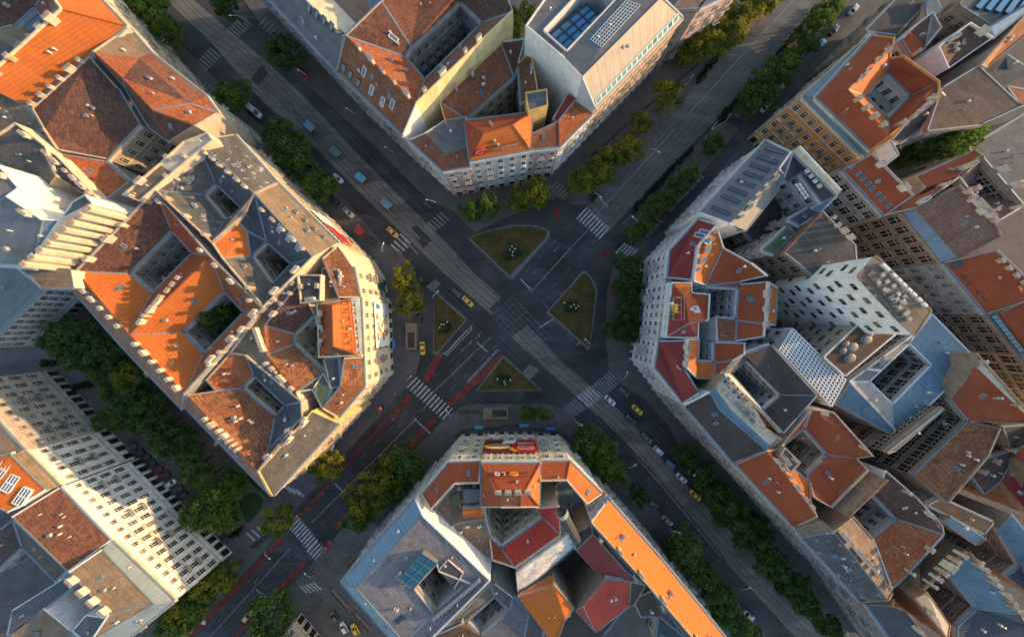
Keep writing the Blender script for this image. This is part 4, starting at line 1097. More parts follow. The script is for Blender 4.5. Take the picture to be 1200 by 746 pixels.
F3b = building('apartment_building', 'red ridged house with mauve courtyard roofs behind the wide brown roof', 'plaster_beige', 'brown', '''
@12; a=482,236,24; b=440,185,21; c=715,60,22; d=752,90,25; e=650,178,25; f=300,362,24; g=430,280,22
tile_red: b c d e a; tile_rust: f g a e h
h=440,330,25
i=690,222,20.5; j=752,188,20.5; k=812,250,20.5; l=742,284,20.5; m=648,185,25; n=755,92,25; o=945,312,25; p=812,392,25; q=800,380,25
tile_mauve: m n j i; tile_dark: n o k j; tile_mauve: o p q l k; flat_tan: m i l q
''', style='wide', gap=2.6, clutter=1.2, chimz=24.8)
F4 = building('apartment_building', 'gray balconied house with a red roof and blue skylights, right edge', 'plaster_gray', 'gray', '''
@12; a=575,578,22.5; b=812,522,26.5; c=990,690,26.5
@18; d=955,128,26.5; e=770,188,22.5
tile_red: a b c d e
''', style='classic', gap=2.9, clutter=.3, chimz=26)
for x,y in ((632,588),(678,636),(706,664),(742,703),(776,738)): on_roof(F4,'skylight',SKY['dark'],12,x,y)
on_roof(F4,'skylight',SKY['dark'],18,812,150)
row(F4,'chimney',CHIM[2],12,800,555,930,690,4)
F5 = building('apartment_building', 'brown house with teal skylight band at the edge of a red roof, right edge', 'stone_brown', 'brown', '''
@18; a=778,190,22.5; b=825,182,24; c=960,118,26; d=990,330,26; e=955,375,23.5; f=930,378,22.5
tile_red: b c d e; zinc: a b e f
''', style='wide', gap=3.0, fl=4.4, clutter=.3)
mb = MB(); quad_on(mb, F5, 18, ((788,192),(822,188),(948,352),(920,362)), 'teal_glass', .4, 'metal_slate', 1, 9); mb.build('glass_roof', F5.root)
F6 = building('apartment_building', 'ochre-brown house running off the right edge below the teal skylight band', 'plaster_ochre', 'brown', '''
@18; a=932,380,22.5; b=1060,330,25; c=1250,600,25; d=1100,640,22.5
tile_red: a b c d
''', style='wide', gap=3.0, fl=4.4, clutter=.3)
F7 = building('apartment_building', 'house under a rough bare brown flat roof with pale blue court wall', 'plaster_cool', 'brown', '''
@6; a=500,600,21; b=570,400,21; c=730,302,22; d=932,490,22; e=750,572,21; f=590,480,21
flat_brown: a b c d e
''', chim=False, clutter=.5)
F8 = building('apartment_building', 'dark slate-tiled house with lit cream gable end behind the red courtyard roof, upper right', 'plaster_cool', 'brown', '''
@6; a=545,215,25; b=688,108,25; c=792,178,25; d=592,318,23; e=415,140,23; f=520,55,24; g=490,215,22; h=560,128,24; i=380,180,22; j=430,255,22; k=500,0,24
tile_dark: a b c d; tile_dark: e f g; flat_tan: f h g; tile_red: i e g j
''', clutter=1.3, walls='plaster_cool: c-d', chimz=24.5, fire_z=24.5)
row(F8,'chimney',CHIM,6,440,260,570,330,6,jit=.3)
F9 = building('apartment_building', 'house with a long orange lit slope and long cream wall, upper right edge', 'plaster_beige', 'brown', '''
@6; a=738,300,23; b=960,50,25; c=990,130,23; d=770,312,21; e=780,130,22; f=960,20,22; g=800,180,24
tile_rust: a b c d; plaster_white: e f b g
''', clutter=.8, chimz=24)
F10 = building('school_building', 'flat dark roof with bright blue glazed stripes, top right corner', 'plaster_beige', 'brown', '''
@6; a=650,20,20; b=700,-60,20; c=990,-60,20; d=960,10,20; e=790,110,20
metal_slate: a b c d e
''', chim=False, clutter=0)
mb = MB()
for k in range(5):
    x0=700+k*45; P=[W(*PX(6,x,y),20.4) for x,y in ((x0+20,30+k*8),(x0+75,-30+k*3),(x0+98,-22+k*3),(x0+43,42+k*8))]
    mb.prism([p.to_2d() for p in P],20.05,20.4,'blue_glass','metal_slate')
mb.build('roof_glazing', F10.root)
F11 = building('apartment_building', 'low house with small court and brown-red roof at the right edge, upper right', 'plaster_gray', 'brown', '''
@6; a=770,315,21; b=860,250,21; c=985,330,21; d=925,320,18; e=850,385,19; f=800,330,19; g=990,420,22; h=935,490,22; i=870,400,22; j=960,180,20; k=860,250,20
metal_slate: b c d f; tile_rust: i g h
''', chim=False, clutter=1)
F12 = building('school_building', 'plain gray felt-roofed block at the avenue, top edge right', 'plaster_beige', 'brown', '''
@6; a=215,140,20; b=440,-90,20; c=620,-80,20; d=495,10,20; e=355,160,20
concrete_dark: a b c d e
f=495,12,21.5; g=530,-20,22; h=560,40,22; i=500,70,21.5
plaster_beige: f g h i
''', chim=False, clutter=.4)
F13 = building('apartment_building', 'block under a broad stained gray-blue felt roof, right edge', 'plaster_cool', 'gray', '''
@6; a=690,680,14; b=945,525,14; c=1100,600,14; d=1040,800,14; e=860,850,14
flat_gray: a b c d e
''', chim=False, clutter=.6, walls='plaster_cool: a-b')
F14 = building('courtyard_house', 'small white metal court roof and gray lean-to below the red roof, upper right', 'plaster_white', 'white', '''
@6; a=260,700,20; b=330,650,20; c=365,710,20; d=300,760,20; e=335,640,19; f=470,480,22; g=560,425,22; h=600,465,19; i=480,570,19; j=430,620,19; k=370,660,19
zinc: a b c d; concrete_dark: e f g h i j k
''', chim=False, clutter=.5)
# ================================================================ ground, roads, pavements, markings
def asphalt_mat(name, c, var=.3):
    m, nt, b = newmat(name, .85, 0, .3)
    wv = coords(nt, 'World')
    col = ramp(nt, noise(nt, wv, .07, 6, .6), [(.3, c3(c, 1-var)), (.5, c), (.72, c3(c, 1+var))])
    # repaired rectangles, laid along the boulevard
    mp = N(nt, 'ShaderNodeMapping'); mp.inputs['Rotation'].default_value = (0,0,.76); mp.inputs['Scale'].default_value = (.10,.24,1)
    nt.links.new(wv, mp.inputs['Vector'])
    v = N(nt, 'ShaderNodeTexVoronoi', distance='CHEBYCHEV'); v.inputs['Scale'].default_value = 1; v.inputs['Randomness'].default_value = .8
    nt.links.new(mp.outputs[0], v.inputs['Vector'])
    sp = N(nt, 'ShaderNodeSeparateColor'); nt.links.new(v.outputs['Color'], sp.inputs[0])
    col = mix(nt, .85, col, ramp(nt, sp.outputs[0], [(.0, (.66,)*3), (.2, (.95,)*3), (.8, (1.05,)*3), (1, (1.4,)*3)]), 'MULTIPLY')
    st = N(nt, 'ShaderNodeMapping'); st.inputs['Rotation'].default_value = (0,0,.76); st.inputs['Scale'].default_value = (.03,.7,1); nt.links.new(wv, st.inputs['Vector'])
    col = mix(nt, .5, col, ramp(nt, noise(nt, st.outputs[0], 1.0, 3, .6), [(.3, (.72,)*3), (.7, (1.25,)*3)]), 'MULTIPLY')
    cr = N(nt, 'ShaderNodeTexVoronoi', feature='DISTANCE_TO_EDGE'); cr.inputs['Scale'].default_value = .13
    nt.links.new(wv, cr.inputs['Vector'])
    col = mix(nt, .4, col, ramp(nt, cr.outputs['Distance'], [(.0, (.4,)*3), (.012, (1,)*3)]), 'MULTIPLY')
    f = noise(nt, wv, 1.6, 3, .8)
    col = mix(nt, .6, col, ramp(nt, f, [(.28, (.65,)*3), (.72, (1.3,)*3)]), 'MULTIPLY')
    nt.links.new(col, b.inputs['Base Color']); bump(nt, b, f, .2, .03)
asphalt_mat('asphalt', (.049,.048,.051), .4)
asphalt_mat('asphalt_worn', (.072,.071,.073))
asphalt_mat('tram_paving', (.155,.138,.118), .3)
asphalt_mat('avenue_asphalt', (.115,.108,.100))
rough_mat('pavement', (.115,.108,.106), .3, .18)
rough_mat('pavement_brown', (.125,.108,.098), .3, .2)
rough_mat('light_paving', (.15,.145,.14), .25, .4)
rough_mat('road_paint', (.42,.42,.42), .55, .7, fine=2.2, spots=(.20,.20,.20))
rough_mat('faded_paint', (.20,.20,.205), .4, .5, fine=3)
rough_mat('red_lane', (.22,.038,.030), .65, .5, spots=(.11,.04,.035))
rough_mat('rail_steel', (.045,.043,.042), .2, .5)
def lawn_mat():
    m, nt, b = newmat('lawn', .95, 0, .15); wv = coords(nt, 'World')
    col = ramp(nt, noise(nt, wv, .16, 5, .7), [(.3, (.034,.050,.012)), (.45, (.060,.060,.017)), (.56, (.105,.064,.024)), (.68, (.14,.074,.030))])
    f = noise(nt, wv, 1.3, 4, .8)
    col = mix(nt, .8, col, ramp(nt, f, [(.3, (.55,)*3), (.7, (1.3,)*3)]), 'MULTIPLY'); nt.links.new(col, b.inputs['Base Color']); bump(nt, b, f, .5, .1)
lawn_mat()
rough_mat('park_lawn', (.030,.065,.018), .4, .25)
rough_mat('soil', (.07,.05,.035), .3, .6)

def sheet(name, polys, mat, z, label=None):
    mb = MB()
    for p in polys:
        q = G(p)
        if area2(q) < 0: q = q[::-1]
        mb.face([(x, y, z) for x, y in q], mat)
    return struct(name, mb, label)
def slab(name, poly, mat, z=.12, side='kerb_stone', label=None):
    mb = MB(); mb.prism(G(poly), 0, z, mat, side); return struct(name, mb, label)
def strips(mb, pts, w, z, mat, dash=None, closed=False):
    P = G(pts)
    for i in range(len(P)-1):
        a, b = P[i], P[i+1]; d = b-a; L = d.length
        if L < .01: continue
        t = d/L; n = Vector((-t.y, t.x))*w/2
        if dash:
            on, off = dash; s = 0
            while s < L:
                e = min(s+on, L); p, q = a+t*s, a+t*e
                mb.face([(p.x-n.x,p.y-n.y,z),(q.x-n.x,q.y-n.y,z),(q.x+n.x,q.y+n.y,z),(p.x+n.x,p.y+n.y,z)], mat); s += on+off
        else:
            mb.face([(a.x-n.x,a.y-n.y,z),(b.x-n.x,b.y-n.y,z),(b.x+n.x,b.y+n.y,z),(a.x+n.x,a.y+n.y,z)], mat)

mb = MB(); s = 1600; mb.face([(-s,-s,0),(s,-s,0),(s,s,0),(-s,s,0)], 'asphalt'); struct('ground', mb)
TL = [(150,-40),(195,0),(248,51),(309,120),(376,180),(436,240),(475,277),(520,320),(576,368),(600,394),(650,442),(722,507),(800,600),(840,647),(932,746),(985,800)]
TR = [(185,-40),(227,0),(264,32),(312,72),(359,116),(412,173),(461,223),(518,279),(555,320),(587,348),(618,381),(660,425),(730,485),(785,548),(824,589),(867,632),(958,739),(1010,800)]
sheet('tram_track_bed', [[TL[i] for i in range(8)]+[TR[i] for i in range(8,-1,-1)], [TL[7],TL[8],TR[9],TR[8]]], 'tram_paving', .004)
sheet('tram_track_bed', [[TL[9],TL[10],TL[11],TL[12],TL[13],TL[14],TL[15],TR[17],TR[16],TR[15],TR[14],TR[13],TR[12],TR[11],TR[10]]], 'tram_paving', .004)
sheet('carriageway', [[(905,-30),(907,0),(819,94),(755,178),(702,229),(686,244),(712,272),(722,262),(800,180),(848,132),(963,0),(985,-30)]], 'avenue_asphalt', .004)
# rails: two tracks along the middle
def lerp2(a, b, f): return (a[0]+(b[0]-a[0])*f, a[1]+(b[1]-a[1])*f)
cl = [(170,-40),(228,22),(279,62),(334,112),(394,177),(448,231),(497,278),(538,320),(582,358),(609,388),(655,434),(726,496),(792,574),(832,618),(900,690),(958,746),(1000,790)]
mb = MB()
for off in (-2.6,-1.15,1.15,2.6):
    P = G(cl); Q = []
    for i, p in enumerate(P):
        d = (P[min(i+1,len(P)-1)]-P[max(i-1,0)]).normalized(); Q.append(p+Vector((-d.y,d.x))*off)
    for i in range(len(Q)-1):
        a, b = Q[i], Q[i+1]; t = (b-a).normalized(); n = Vector((-t.y,t.x))*.09
        mb.face([(a.x-n.x,a.y-n.y,.009),(b.x-n.x,b.y-n.y,.009),(b.x+n.x,b.y+n.y,.009),(a.x+n.x,a.y+n.y,.009)], 'rail_steel')
struct('tram_rails', mb)

# raised pavements
slab('pavement', [(240,-60),(330,60),(350,94),(378,115),(440,172),(470,203),(504,236),(530,246),(553,270),(558,272),(586,258),(640,236),(652,232),(668,210),(720,150),(800,60),(870,-30),(840,-60)], 'pavement')
sheet('service_lane', [[(648,228),(662,236),(690,184),(760,122),(815,76),(848,15),(872,-20),(858,-22),(828,20),(796,62),(740,118),(690,165)]], 'pavement_brown', .124)
slab('tree_strip', [(690,240),(668,240),(664,232),(692,186),(762,124),(817,78),(850,17),(875,-20),(925,-20),(907,0),(819,94),(755,178),(702,229)], 'pavement_brown', .14)
slab('pavement', [(-200,40),(120,-60),(170,0),(205,45),(252,92),(300,142),(360,192),(395,224),(447,284),(470,296),(484,312),(490,335),(492,420),(487,440),(470,461),(436,500),(400,536),(380,565),(343,606),(325,628),(270,690),(220,746),(180,800),(-200,800)], 'pavement')
sheet('pedestrian_square', [[(458,300),(480,322),(487,420),(482,438),(455,445)]], 'pavement_brown', .124)
slab('pavement', [(526,486),(540,477),(560,473),(640,473),(662,480),(705,522),(740,560),(790,622),(830,668),(900,745),(950,800),(230,800),(282,746),(335,692),(362,664),(418,600),(495,517)], 'pavement')
slab('pavement', [(1300,800),(1000,800),(975,740),(900,650),(840,580),(792,517),(785,500),(754,466),(725,449),(714,432),(710,400),(711,345),(721,302),(742,288),(757,276),(816,214),(868,155),(945,66),(990,12),(1030,-40),(1300,-40)], 'pavement')
slab('tree_strip', [(1020,-30),(975,-20),(968,0),(915,60),(865,116),(853,134),(872,142),(892,130),(943,64),(988,13)], 'pavement_brown', .14)
slab('tree_strip', [(846,140),(800,186),(728,262),(752,276),(814,213),(866,152)], 'pavement_brown', .14)
sheet('asphalt_lane', [[(872,142),(866,155),(756,280),(764,284),(880,160),(950,78),(1000,20),(1040,-30),(1020,-30),(943,72)]], 'asphalt_worn', .124)
sheet('park_lane', [[(95,490),(160,505),(215,545),(258,590),(280,625),(262,640),(238,606),(200,566),(150,520),(90,500)], [(0,425),(55,420),(95,398),(80,360),(118,348),(130,372),(108,404),(66,436),(0,440)]], 'asphalt_worn', .125)
slab('parking_bay', [(268,592),(283,610),(278,622),(262,606)], 'light_paving', .135)
sheet('parking_lane', [[(300,642),(345,604),(400,548),(470,472),(476,464),(468,462),(400,537),(345,598),(292,640)]], 'asphalt', .124)
slab('park_lawn', [(280,586),(296,575),(304,578),(309,586),(305,598),(292,612),(284,606)], 'park_lawn', .16)
slab('park_lawn', [(298,550),(314,566),(322,580),(316,584),(300,572),(288,560)], 'park_lawn', .16)

# the four planted islands
ISL = {'north': [(551,279),(578,270),(602,266),(623,265.6),(634,268),(641,272),(640,278),(597,323)],
       'east': [(643,365),(683,321),(687,321),(692,328),(696,336),(697.6,344),(691,404),(689,406.5)],
       'west': [(509.5,343),(545,375),(513,412),(508.5,412)],
       'south': [(560,457),(590,419),(632,456)]}
def grow(poly, d):
    c = Vector((sum(p[0] for p in poly)/len(poly), sum(p[1] for p in poly)/len(poly)))
    return [tuple(Vector(p)+(Vector(p)-c).normalized()*d) for p in poly]
for k, p in ISL.items():
    slab('traffic_island', grow(p, 3.2), 'light_paving', .13)
    slab('island_lawn', p, 'lawn', .2)
sheet('paving_band', [[(597,327),(601,327),(645,277),(641,273)],[(640,367),(644,370),(685,322),(680,320)]], 'light_paving', .135)

# zebra crossings: middle line of the crossing, number of stripes, stripe length and paint
def zebra(a, b, n, length, dirn, mat='road_paint', w=.62, z=.012, label=None):
    mb = MB(); A, Bp = W(*a).to_2d(), W(*b).to_2d(); d = Vector((dirn[0], -dirn[1])).normalized(); L = length*H/F/2
    ac = Vector((-d.y, d.x))*w/2
    for i in range(n):
        c = A.lerp(Bp, i/(n-1)); P = [c-d*L-ac, c+d*L-ac, c+d*L+ac, c-d*L+ac]
        mb.face([(p.x,p.y,z) for p in P], mat)
    struct('crosswalk', mb, label)
NE, SE = (.68,-.73), (.74,.67)
zebra((682,250),(708,273), 9, 18, NE)
zebra((727,291),(741,298), 5, 17, NE, z=.13)
zebra((649,218),(663,228), 5, 14, NE, 'faded_paint', z=.135)
zebra((483,448),(528,488), 13, 17, NE)
zebra((475,280),(461,296), 5, 17, SE)
zebra((521,254),(503,268), 6, 14, SE, 'faded_paint')
zebra((723,440),(700,458), 9, 19, SE, 'faded_paint', z=.014)
zebra((697,460),(684,470), 5, 19, SE, 'road_paint', z=.014)
zebra((679,473),(666,484), 6, 17, SE, 'faded_paint', z=.014)
zebra((289,25),(272,40), 7, 17, SE, 'faded_paint')
zebra((252,62),(237,77), 6, 17, SE, 'faded_paint', z=.014)
zebra((238,102),(254,116), 5, 15, NE, 'faded_paint', z=.13)
zebra((308,26),(326,40), 5, 12, NE, 'faded_paint', z=.13)
zebra((343,610),(366,638), 10, 17, NE)
zebra((366,640),(378,652), 5, 18, NE)
zebra((337,572),(352,577), 4, 12, SE, z=.13)
zebra((294,628),(306,621), 3, 13, SE, z=.13)
zebra((356,690),(372,686), 5, 13, SE, z=.13)
zebra((799,100),(809,92), 4, 12, NE, z=.145)
zebra((838,147),(853,138), 6, 13, NE, z=.145)
mb = MB()   # long stripes across the tram platforms
for a, b in (((250,52),(266,63)),((256,49),(270,59)),((262,45),(274,53)),((294,97),(308,109)),((291,100),(304,113)),((311,80),(322,91)),
             ((475,262),(492,280)),((497,266),(511,279)),((474,281),(490,298))):
    strips(mb, [a, b], .55, .014, 'faded_paint')
struct('platform_markings', mb)

# lane lines
mb = MB()
strips(mb, [(930,0),(700,250)], .14, .012, 'road_paint'); strips(mb, [(915,0),(690,245)], .12, .012, 'faded_paint', (3,6)); strips(mb, [(945,0),(712,256)], .12, .012, 'faded_paint', (3,6))
strips(mb, [(922,0),(696,246)], .12, .012, 'faded_paint', (3,6))
strips(mb, [(690,268),(622,342)], .14, .012, 'road_paint'); strips(mb, [(670,262),(610,325)], .12, .012, 'faded_paint', (3,4)); strips(mb, [(700,280),(640,345)], .12, .012, 'faded_paint', (3,4))
strips(mb, [(575,395),(505,462)], .14, .012, 'road_paint'); strips(mb, [(565,388),(495,455)], .12, .012, 'faded_paint', (3,4)); strips(mb, [(585,402),(515,470)], .12, .012, 'faded_paint', (3,4))
strips(mb, [(556,378),(500,432)], .12, .012, 'faded_paint', (3,4))
strips(mb, [(488,490),(365,612)], .14, .012, 'road_paint'); strips(mb, [(478,482),(352,606)], .12, .012, 'faded_paint', (3,4)); strips(mb, [(498,498),(376,616)], .12, .012, 'faded_paint', (3,4))
strips(mb, [(340,642),(246,746)], .14, .012, 'road_paint'); strips(mb, [(328,640),(240,738)], .12, .012, 'faded_paint', (3,4)); strips(mb, [(351,648),(262,746)], .12, .012, 'faded_paint', (3,4))
for a, b in (((700,229),(712,242)),((559,401),(571,412)),((485,490),(508,511)),((393,567),(405,579)),((610,486+0),(611,487)),((300,690),(312,700)),((610,327),(622,339)),((632,384),(648,374)),((676,404),(684,396))):
    strips(mb, [a, b], .35, .013, 'road_paint')
strips(mb, [(640,345),(700,405)], .12, .012, 'faded_paint', (3,3)); strips(mb, [(634,352),(672,392)], .12, .012, 'faded_paint')
strips(mb, [(330,120),(450,238),(520,300)], .12, .012, 'faded_paint', (2,7)); strips(mb, [(320,150),(440,262)], .12, .012, 'faded_paint', (2,7))
strips(mb, [(470,180),(520,236)], .12, .012, 'faded_paint', (2,7)); strips(mb, [(700,500),(900,720)], .12, .012, 'faded_paint', (2,7)); strips(mb, [(735,455),(930,690)], .12, .012, 'faded_paint', (2,7))
strips(mb, [(378,128),(500,252)], .1, .012, 'faded_paint'); strips(mb, [(582,365),(630,412)], .1, .012, 'faded_paint', (1,1)); strips(mb, [(604,350),(650,400)], .1, .012, 'faded_paint', (1,1))
for k in (8,16,24,33,43): strips(mb, [(907+k+2,0),(700+k*.45,238+k*.5)], .16, .012, 'faded_paint', (5,3) if k != 24 else None)
struct('lane_lines', mb)
mb = MB()   # box hatching where the tracks cross
for i in range(9):
    strips(mb, [lerp2((575,370),(618,412),i/8), lerp2((600,348),(645,394),i/8)], .09, .014, 'faded_paint')
for i in range(7):
    strips(mb, [lerp2((575,370),(600,348),i/6), lerp2((618,412),(645,394),i/6)], .09, .014, 'faded_paint')
struct('junction_hatching', mb)
mb = MB()   # hatched wedges beside the islands
for i in range(14):
    f = i/13; a = lerp2((522,415),(551,384),f); strips(mb, [a, (a[0]+2.4,a[1]-4.2 if i<11 else a[1]-2)], .22, .013, 'road_paint')
strips(mb, [(519,413),(524,416),(553,386),(552,382)], .2, .013, 'road_paint')
for i in range(16):
    f = i/15; a = lerp2((548,447),(583,410),f); strips(mb, [a, (a[0]+2.4*(1-f*.4),a[1]+1.0)], .22, .013, 'road_paint')
strips(mb, [(547.5,447),(582.5,410)], .2, .013, 'road_paint')
struct('hatched_wedge', mb)
# red bicycle lanes
mb = MB()
strips(mb, [(515,416),(499,446)], 2.0, .010, 'red_lane'); strips(mb, [(482,464),(436,510),(384,567),(348,609)], 1.7, .010, 'red_lane')
strips(mb, [(329,630),(279,687),(228,740),(210,760)], 1.7, .010, 'red_lane')
strips(mb, [(588,418),(556,448),(548,455),(526,474)], 1.9, .010, 'red_lane'); strips(mb, [(510,490),(494,508),(414,597),(392,619)], 1.6, .010, 'red_lane'); strips(mb, [(358,658),(331,686),(270,752)], 1.6, .010, 'red_lane')
struct('bicycle_lane', mb)
mb = MB()   # red turning arrows
for P in (((653,258),(653,249),(655,244)), ((703,302),(708,298),(715,297))):
    strips(mb, P, 1.5, .012, 'red_lane')
struct('bicycle_markings', mb)
sheet('asphalt_patch', [[(573,362),(582,353),(596,366),(588,375)],[(307,76),(317,82),(303,101),(294,92)],[(480,268),(489,264),(506,282),(496,291)],[(558,314),(566,311),(580,325),(573,329)]], 'asphalt', .008)
sheet('light_patch', [[(499,336),(510,327),(517,333),(507,342)],[(612,437),(620,427),(632,433),(622,444)]], 'light_paving', .011)

# kerb posts of the metro stairs
def metro(px, py, lx, ly, label):
    """stairwell opening with a stone rim, stairs going down"""
    c = W(px, py, .12); r = empty('metro_entrance', c, 0, label, 'metro entrance', 'metro stairs on the pavement')
    hx, hy = lx/2, ly/2; mb = MB()
    for ce, ax, ay in (((-hx,0,.45),(.3,0,0),(0,hy+.3,0)), ((hx,0,.45),(.3,0,0),(0,hy+.3,0)), ((0,-hy,.45),(hx-.3,0,0),(0,.3,0)), ((0,hy,.45),(hx-.3,0,0),(0,.3,0))):
        mb.box(Vector(ce)+c, ax, ay, (0,0,.45), 'rim_stone')
    mb.build('parapet', r)
    mb = MB(); n = 12; lng = lx > ly
    for i in range(n):
        f0, f1 = i/n, (i+1)/n; z = .88-.07*i  # deeper steps turn dark, painting in the stairwell's shade
        if lng: mb.box(c+Vector((-hx+.3+(lx-.6)*(f0+f1)/2,0,z/2-.06)), ((lx-.6)/n/2,0,0), (0,hy-.31,0), (0,0,z/2), 'stone_brown' if i < 4 else 'dark_steel')
        else: mb.box(c+Vector((0,hy-.3-(ly-.6)*(f0+f1)/2,z/2-.06)), (hx-.31,0,0), (0,(ly-.6)/n/2,0), (0,0,z/2), 'stone_brown' if i < 4 else 'dark_steel')
    mb.build('stairs', r)
    mb = MB()
    for sx in (-1, 1):
        if lng: mb.bar(c+Vector((-hx,sx*(hy),1.15)), c+Vector((hx,sx*(hy),1.15)), .07, .07, 'steel')
        else: mb.bar(c+Vector((sx*hx,-hy,1.15)), c+Vector((sx*hx,hy,1.15)), .07, .07, 'steel')
        mbr = mb; mbr.build('handrail', r); mb = MB()
rough_mat('rim_stone', (.30,.19,.10), .25, .8)
metro(482.5, 393.5, 3.2, 8.6, 'stone-rimmed metro stairwell on the west pavement beside the taxi lane')
metro(581, 483.5, 8.2, 3.2, 'stone-rimmed metro stairwell on the south pavement below the triangular island')

# direction arrows, manhole covers, worn wheel tracks
mb = MB()
def arrow(px, py, d, mat='faded_paint'):
    c = W(px, py).to_2d(); t = Vector((d[0], -d[1])).normalized(); n = Vector((-t.y, t.x)); z = .013
    for q in ([(-1.6,-.09),(.4,-.09),(.4,.09),(-1.6,.09)], [(.4,-.38),(1.6,0),(.4,.38)]):
        mb.face([((c+t*a+n*b).x,(c+t*a+n*b).y,z) for a, b in q], mat)
for x, y, d in ((497,478,NE),(560,395,NE),(550,403,NE),(541,411,NE),(470,497,(-.68,.73)),(462,490,(-.68,.73)),(660,300,(-.68,.73)),(652,292,(-.68,.73)),(628,318,(-.68,.73)),(420,560,NE),(428,567,NE),(300,680,(-.68,.73)),
                (700,505,(-.74,-.67)),(715,520,(-.74,-.67)),(440,225,SE),(500,240,(-.74,-.67)),(720,232,(-.68,.73)),(712,226,(-.68,.73)),(735,215,(-.68,.73))): arrow(x, y, d)
struct('lane_arrows', mb)
rm = random.Random(8)
for k in range(34):
    a = rm.choice(((930,10,700,255),(700,470,930,735),(330,120,540,320),(480,490,260,735),(520,290,640,430),(560,400,480,480)))
    f = rm.random(); c = W(a[0]+(a[2]-a[0])*f+rm.uniform(-14,14), a[1]+(a[3]-a[1])*f+rm.uniform(-14,14)); m2 = MB()
    m2.face([(c.x+.34*math.cos(i*.628), c.y+.34*math.sin(i*.628), .016) for i in range(10)], 'rail_steel' if k % 3 else 'light_paving'); struct('manhole_cover', m2)
rough_mat('worn_track', (.036,.036,.040), .3, .25)
mb = MB()
for P, off in (([(460,492),(395,558),(350,604)],1.5),([(540,412),(500,455)],1.4),([(470,300),(530,348),(580,398),(640,452)],1.5),([(745,470),(800,530),(880,620)],1.5),([(700,490),(770,562),(850,660)],1.5),([(410,145),(500,238),(560,300)],1.5)):
    Q = G(P)
    for s_ in (-.8, .8):
        for a, b in zip(Q, Q[1:]):
            t = (b-a).normalized(); n = Vector((-t.y,t.x)); a2, b2 = a+n*s_, b+n*s_; mb.face([((v).x,(v).y,.0105) for v in (a2-n*.22, b2-n*.22, b2+n*.22, a2+n*.22)], 'worn_track')
struct('wheel_tracks', mb)
# ================================================================ trees and shrubs
def leaf_mat(name, c1, c2, c3_):
    m, nt, b = newmat(name, .7, 0, .2)
    at = N(nt, 'ShaderNodeAttribute', attribute_name='tone')
    col = ramp(nt, at.outputs['Fac'], [(0, c1), (.5, c2), (1, c3_)])
    oi = N(nt, 'ShaderNodeObjectInfo')
    col = mix(nt, .5, col, ramp(nt, oi.outputs['Random'], [(0, (.7,.75,.7)), (1, (1.25,1.2,1.0))]), 'MULTIPLY')
    nt.links.new(col, b.inputs['Base Color'])
    tr = N(nt, 'ShaderNodeBsdfTranslucent'); nt.links.new(col, tr.inputs['Color'])
    mx = N(nt, 'ShaderNodeMixShader'); mx.inputs[0].default_value = .38
    nt.links.new(b.outputs[0], mx.inputs[1]); nt.links.new(tr.outputs[0], mx.inputs[2])
    nt.links.new(mx.outputs[0], nt.nodes['Material Output'].inputs['Surface'])
leaf_mat('leaf_green', (.034,.075,.017), (.075,.145,.028), (.13,.21,.036))
leaf_mat('leaf_yellow', (.065,.095,.014), (.16,.18,.020), (.31,.28,.028))  # yellow foliage, brightened further to stand in for sun on the crowns
leaf_mat('leaf_dark', (.026,.064,.016), (.056,.122,.026), (.10,.17,.032))
leaf_mat('hedge_leaf', (.015,.030,.010), (.026,.050,.014), (.045,.075,.02))
def crown_mesh(name, R, Hh, z0, seed, nclump, nleaf, leaf, mat):
    """leaf faces gathered in clumps through an uneven, flattened crown"""
    rg = np.random.RandomState(seed)
    V, Fc, tone = [], [], []
    lob = rg.uniform(0, 6.28, 4); am = rg.uniform(.08, .24, 4)
    for c in range(nclump):
        th = rg.uniform(0, 6.283); u = rg.uniform(-.75, 1); rr = rg.uniform(.55, 1)**.5
        rad = R*(1+sum(a*math.cos((k+2)*th+l) for k, (a, l) in enumerate(zip(am, lob))))
        s = math.sqrt(max(0, 1-u*u))
        cc = np.array((rad*.82*rr*s*math.cos(th), rad*.82*rr*s*math.sin(th), z0+Hh/2+Hh/2*.8*u*rr))
        cr = R*rg.uniform(.16, .34); t0 = rg.uniform(.0, 1.0)
        n = rg.normal(size=(nleaf, 3)); n /= np.linalg.norm(n, axis=1)[:, None]
        pos = cc+n*cr*(rg.uniform(.3, 1, size=(nleaf, 1))**.5)*np.array((1, 1, .75))
        d = n*.7+rg.normal(size=(nleaf, 3))*.6+np.array((0, 0, .45)); d /= np.linalg.norm(d, axis=1)[:, None]
        for p, q in zip(pos, d):
            a = np.cross(q, rg.normal(size=3)); a /= np.linalg.norm(a)+1e-9; b = np.cross(q, a)
            sz = leaf*rg.uniform(.6, 1.25); b0 = len(V)
            V += [p-a*sz, p-b*sz*.6, p+a*sz, p+b*sz*.6]; Fc.append((b0, b0+1, b0+2, b0+3)); tone.append(min(1, max(0, t0+rg.uniform(-.28, .28))))
    me = bpy.data.meshes.new(name); me.from_pydata([tuple(v) for v in V], [], Fc); me.materials.append(MATS[mat])
    at = me.attributes.new('tone', 'FLOAT', 'FACE'); at.data.foreach_set('value', tone); me.update()
    return me
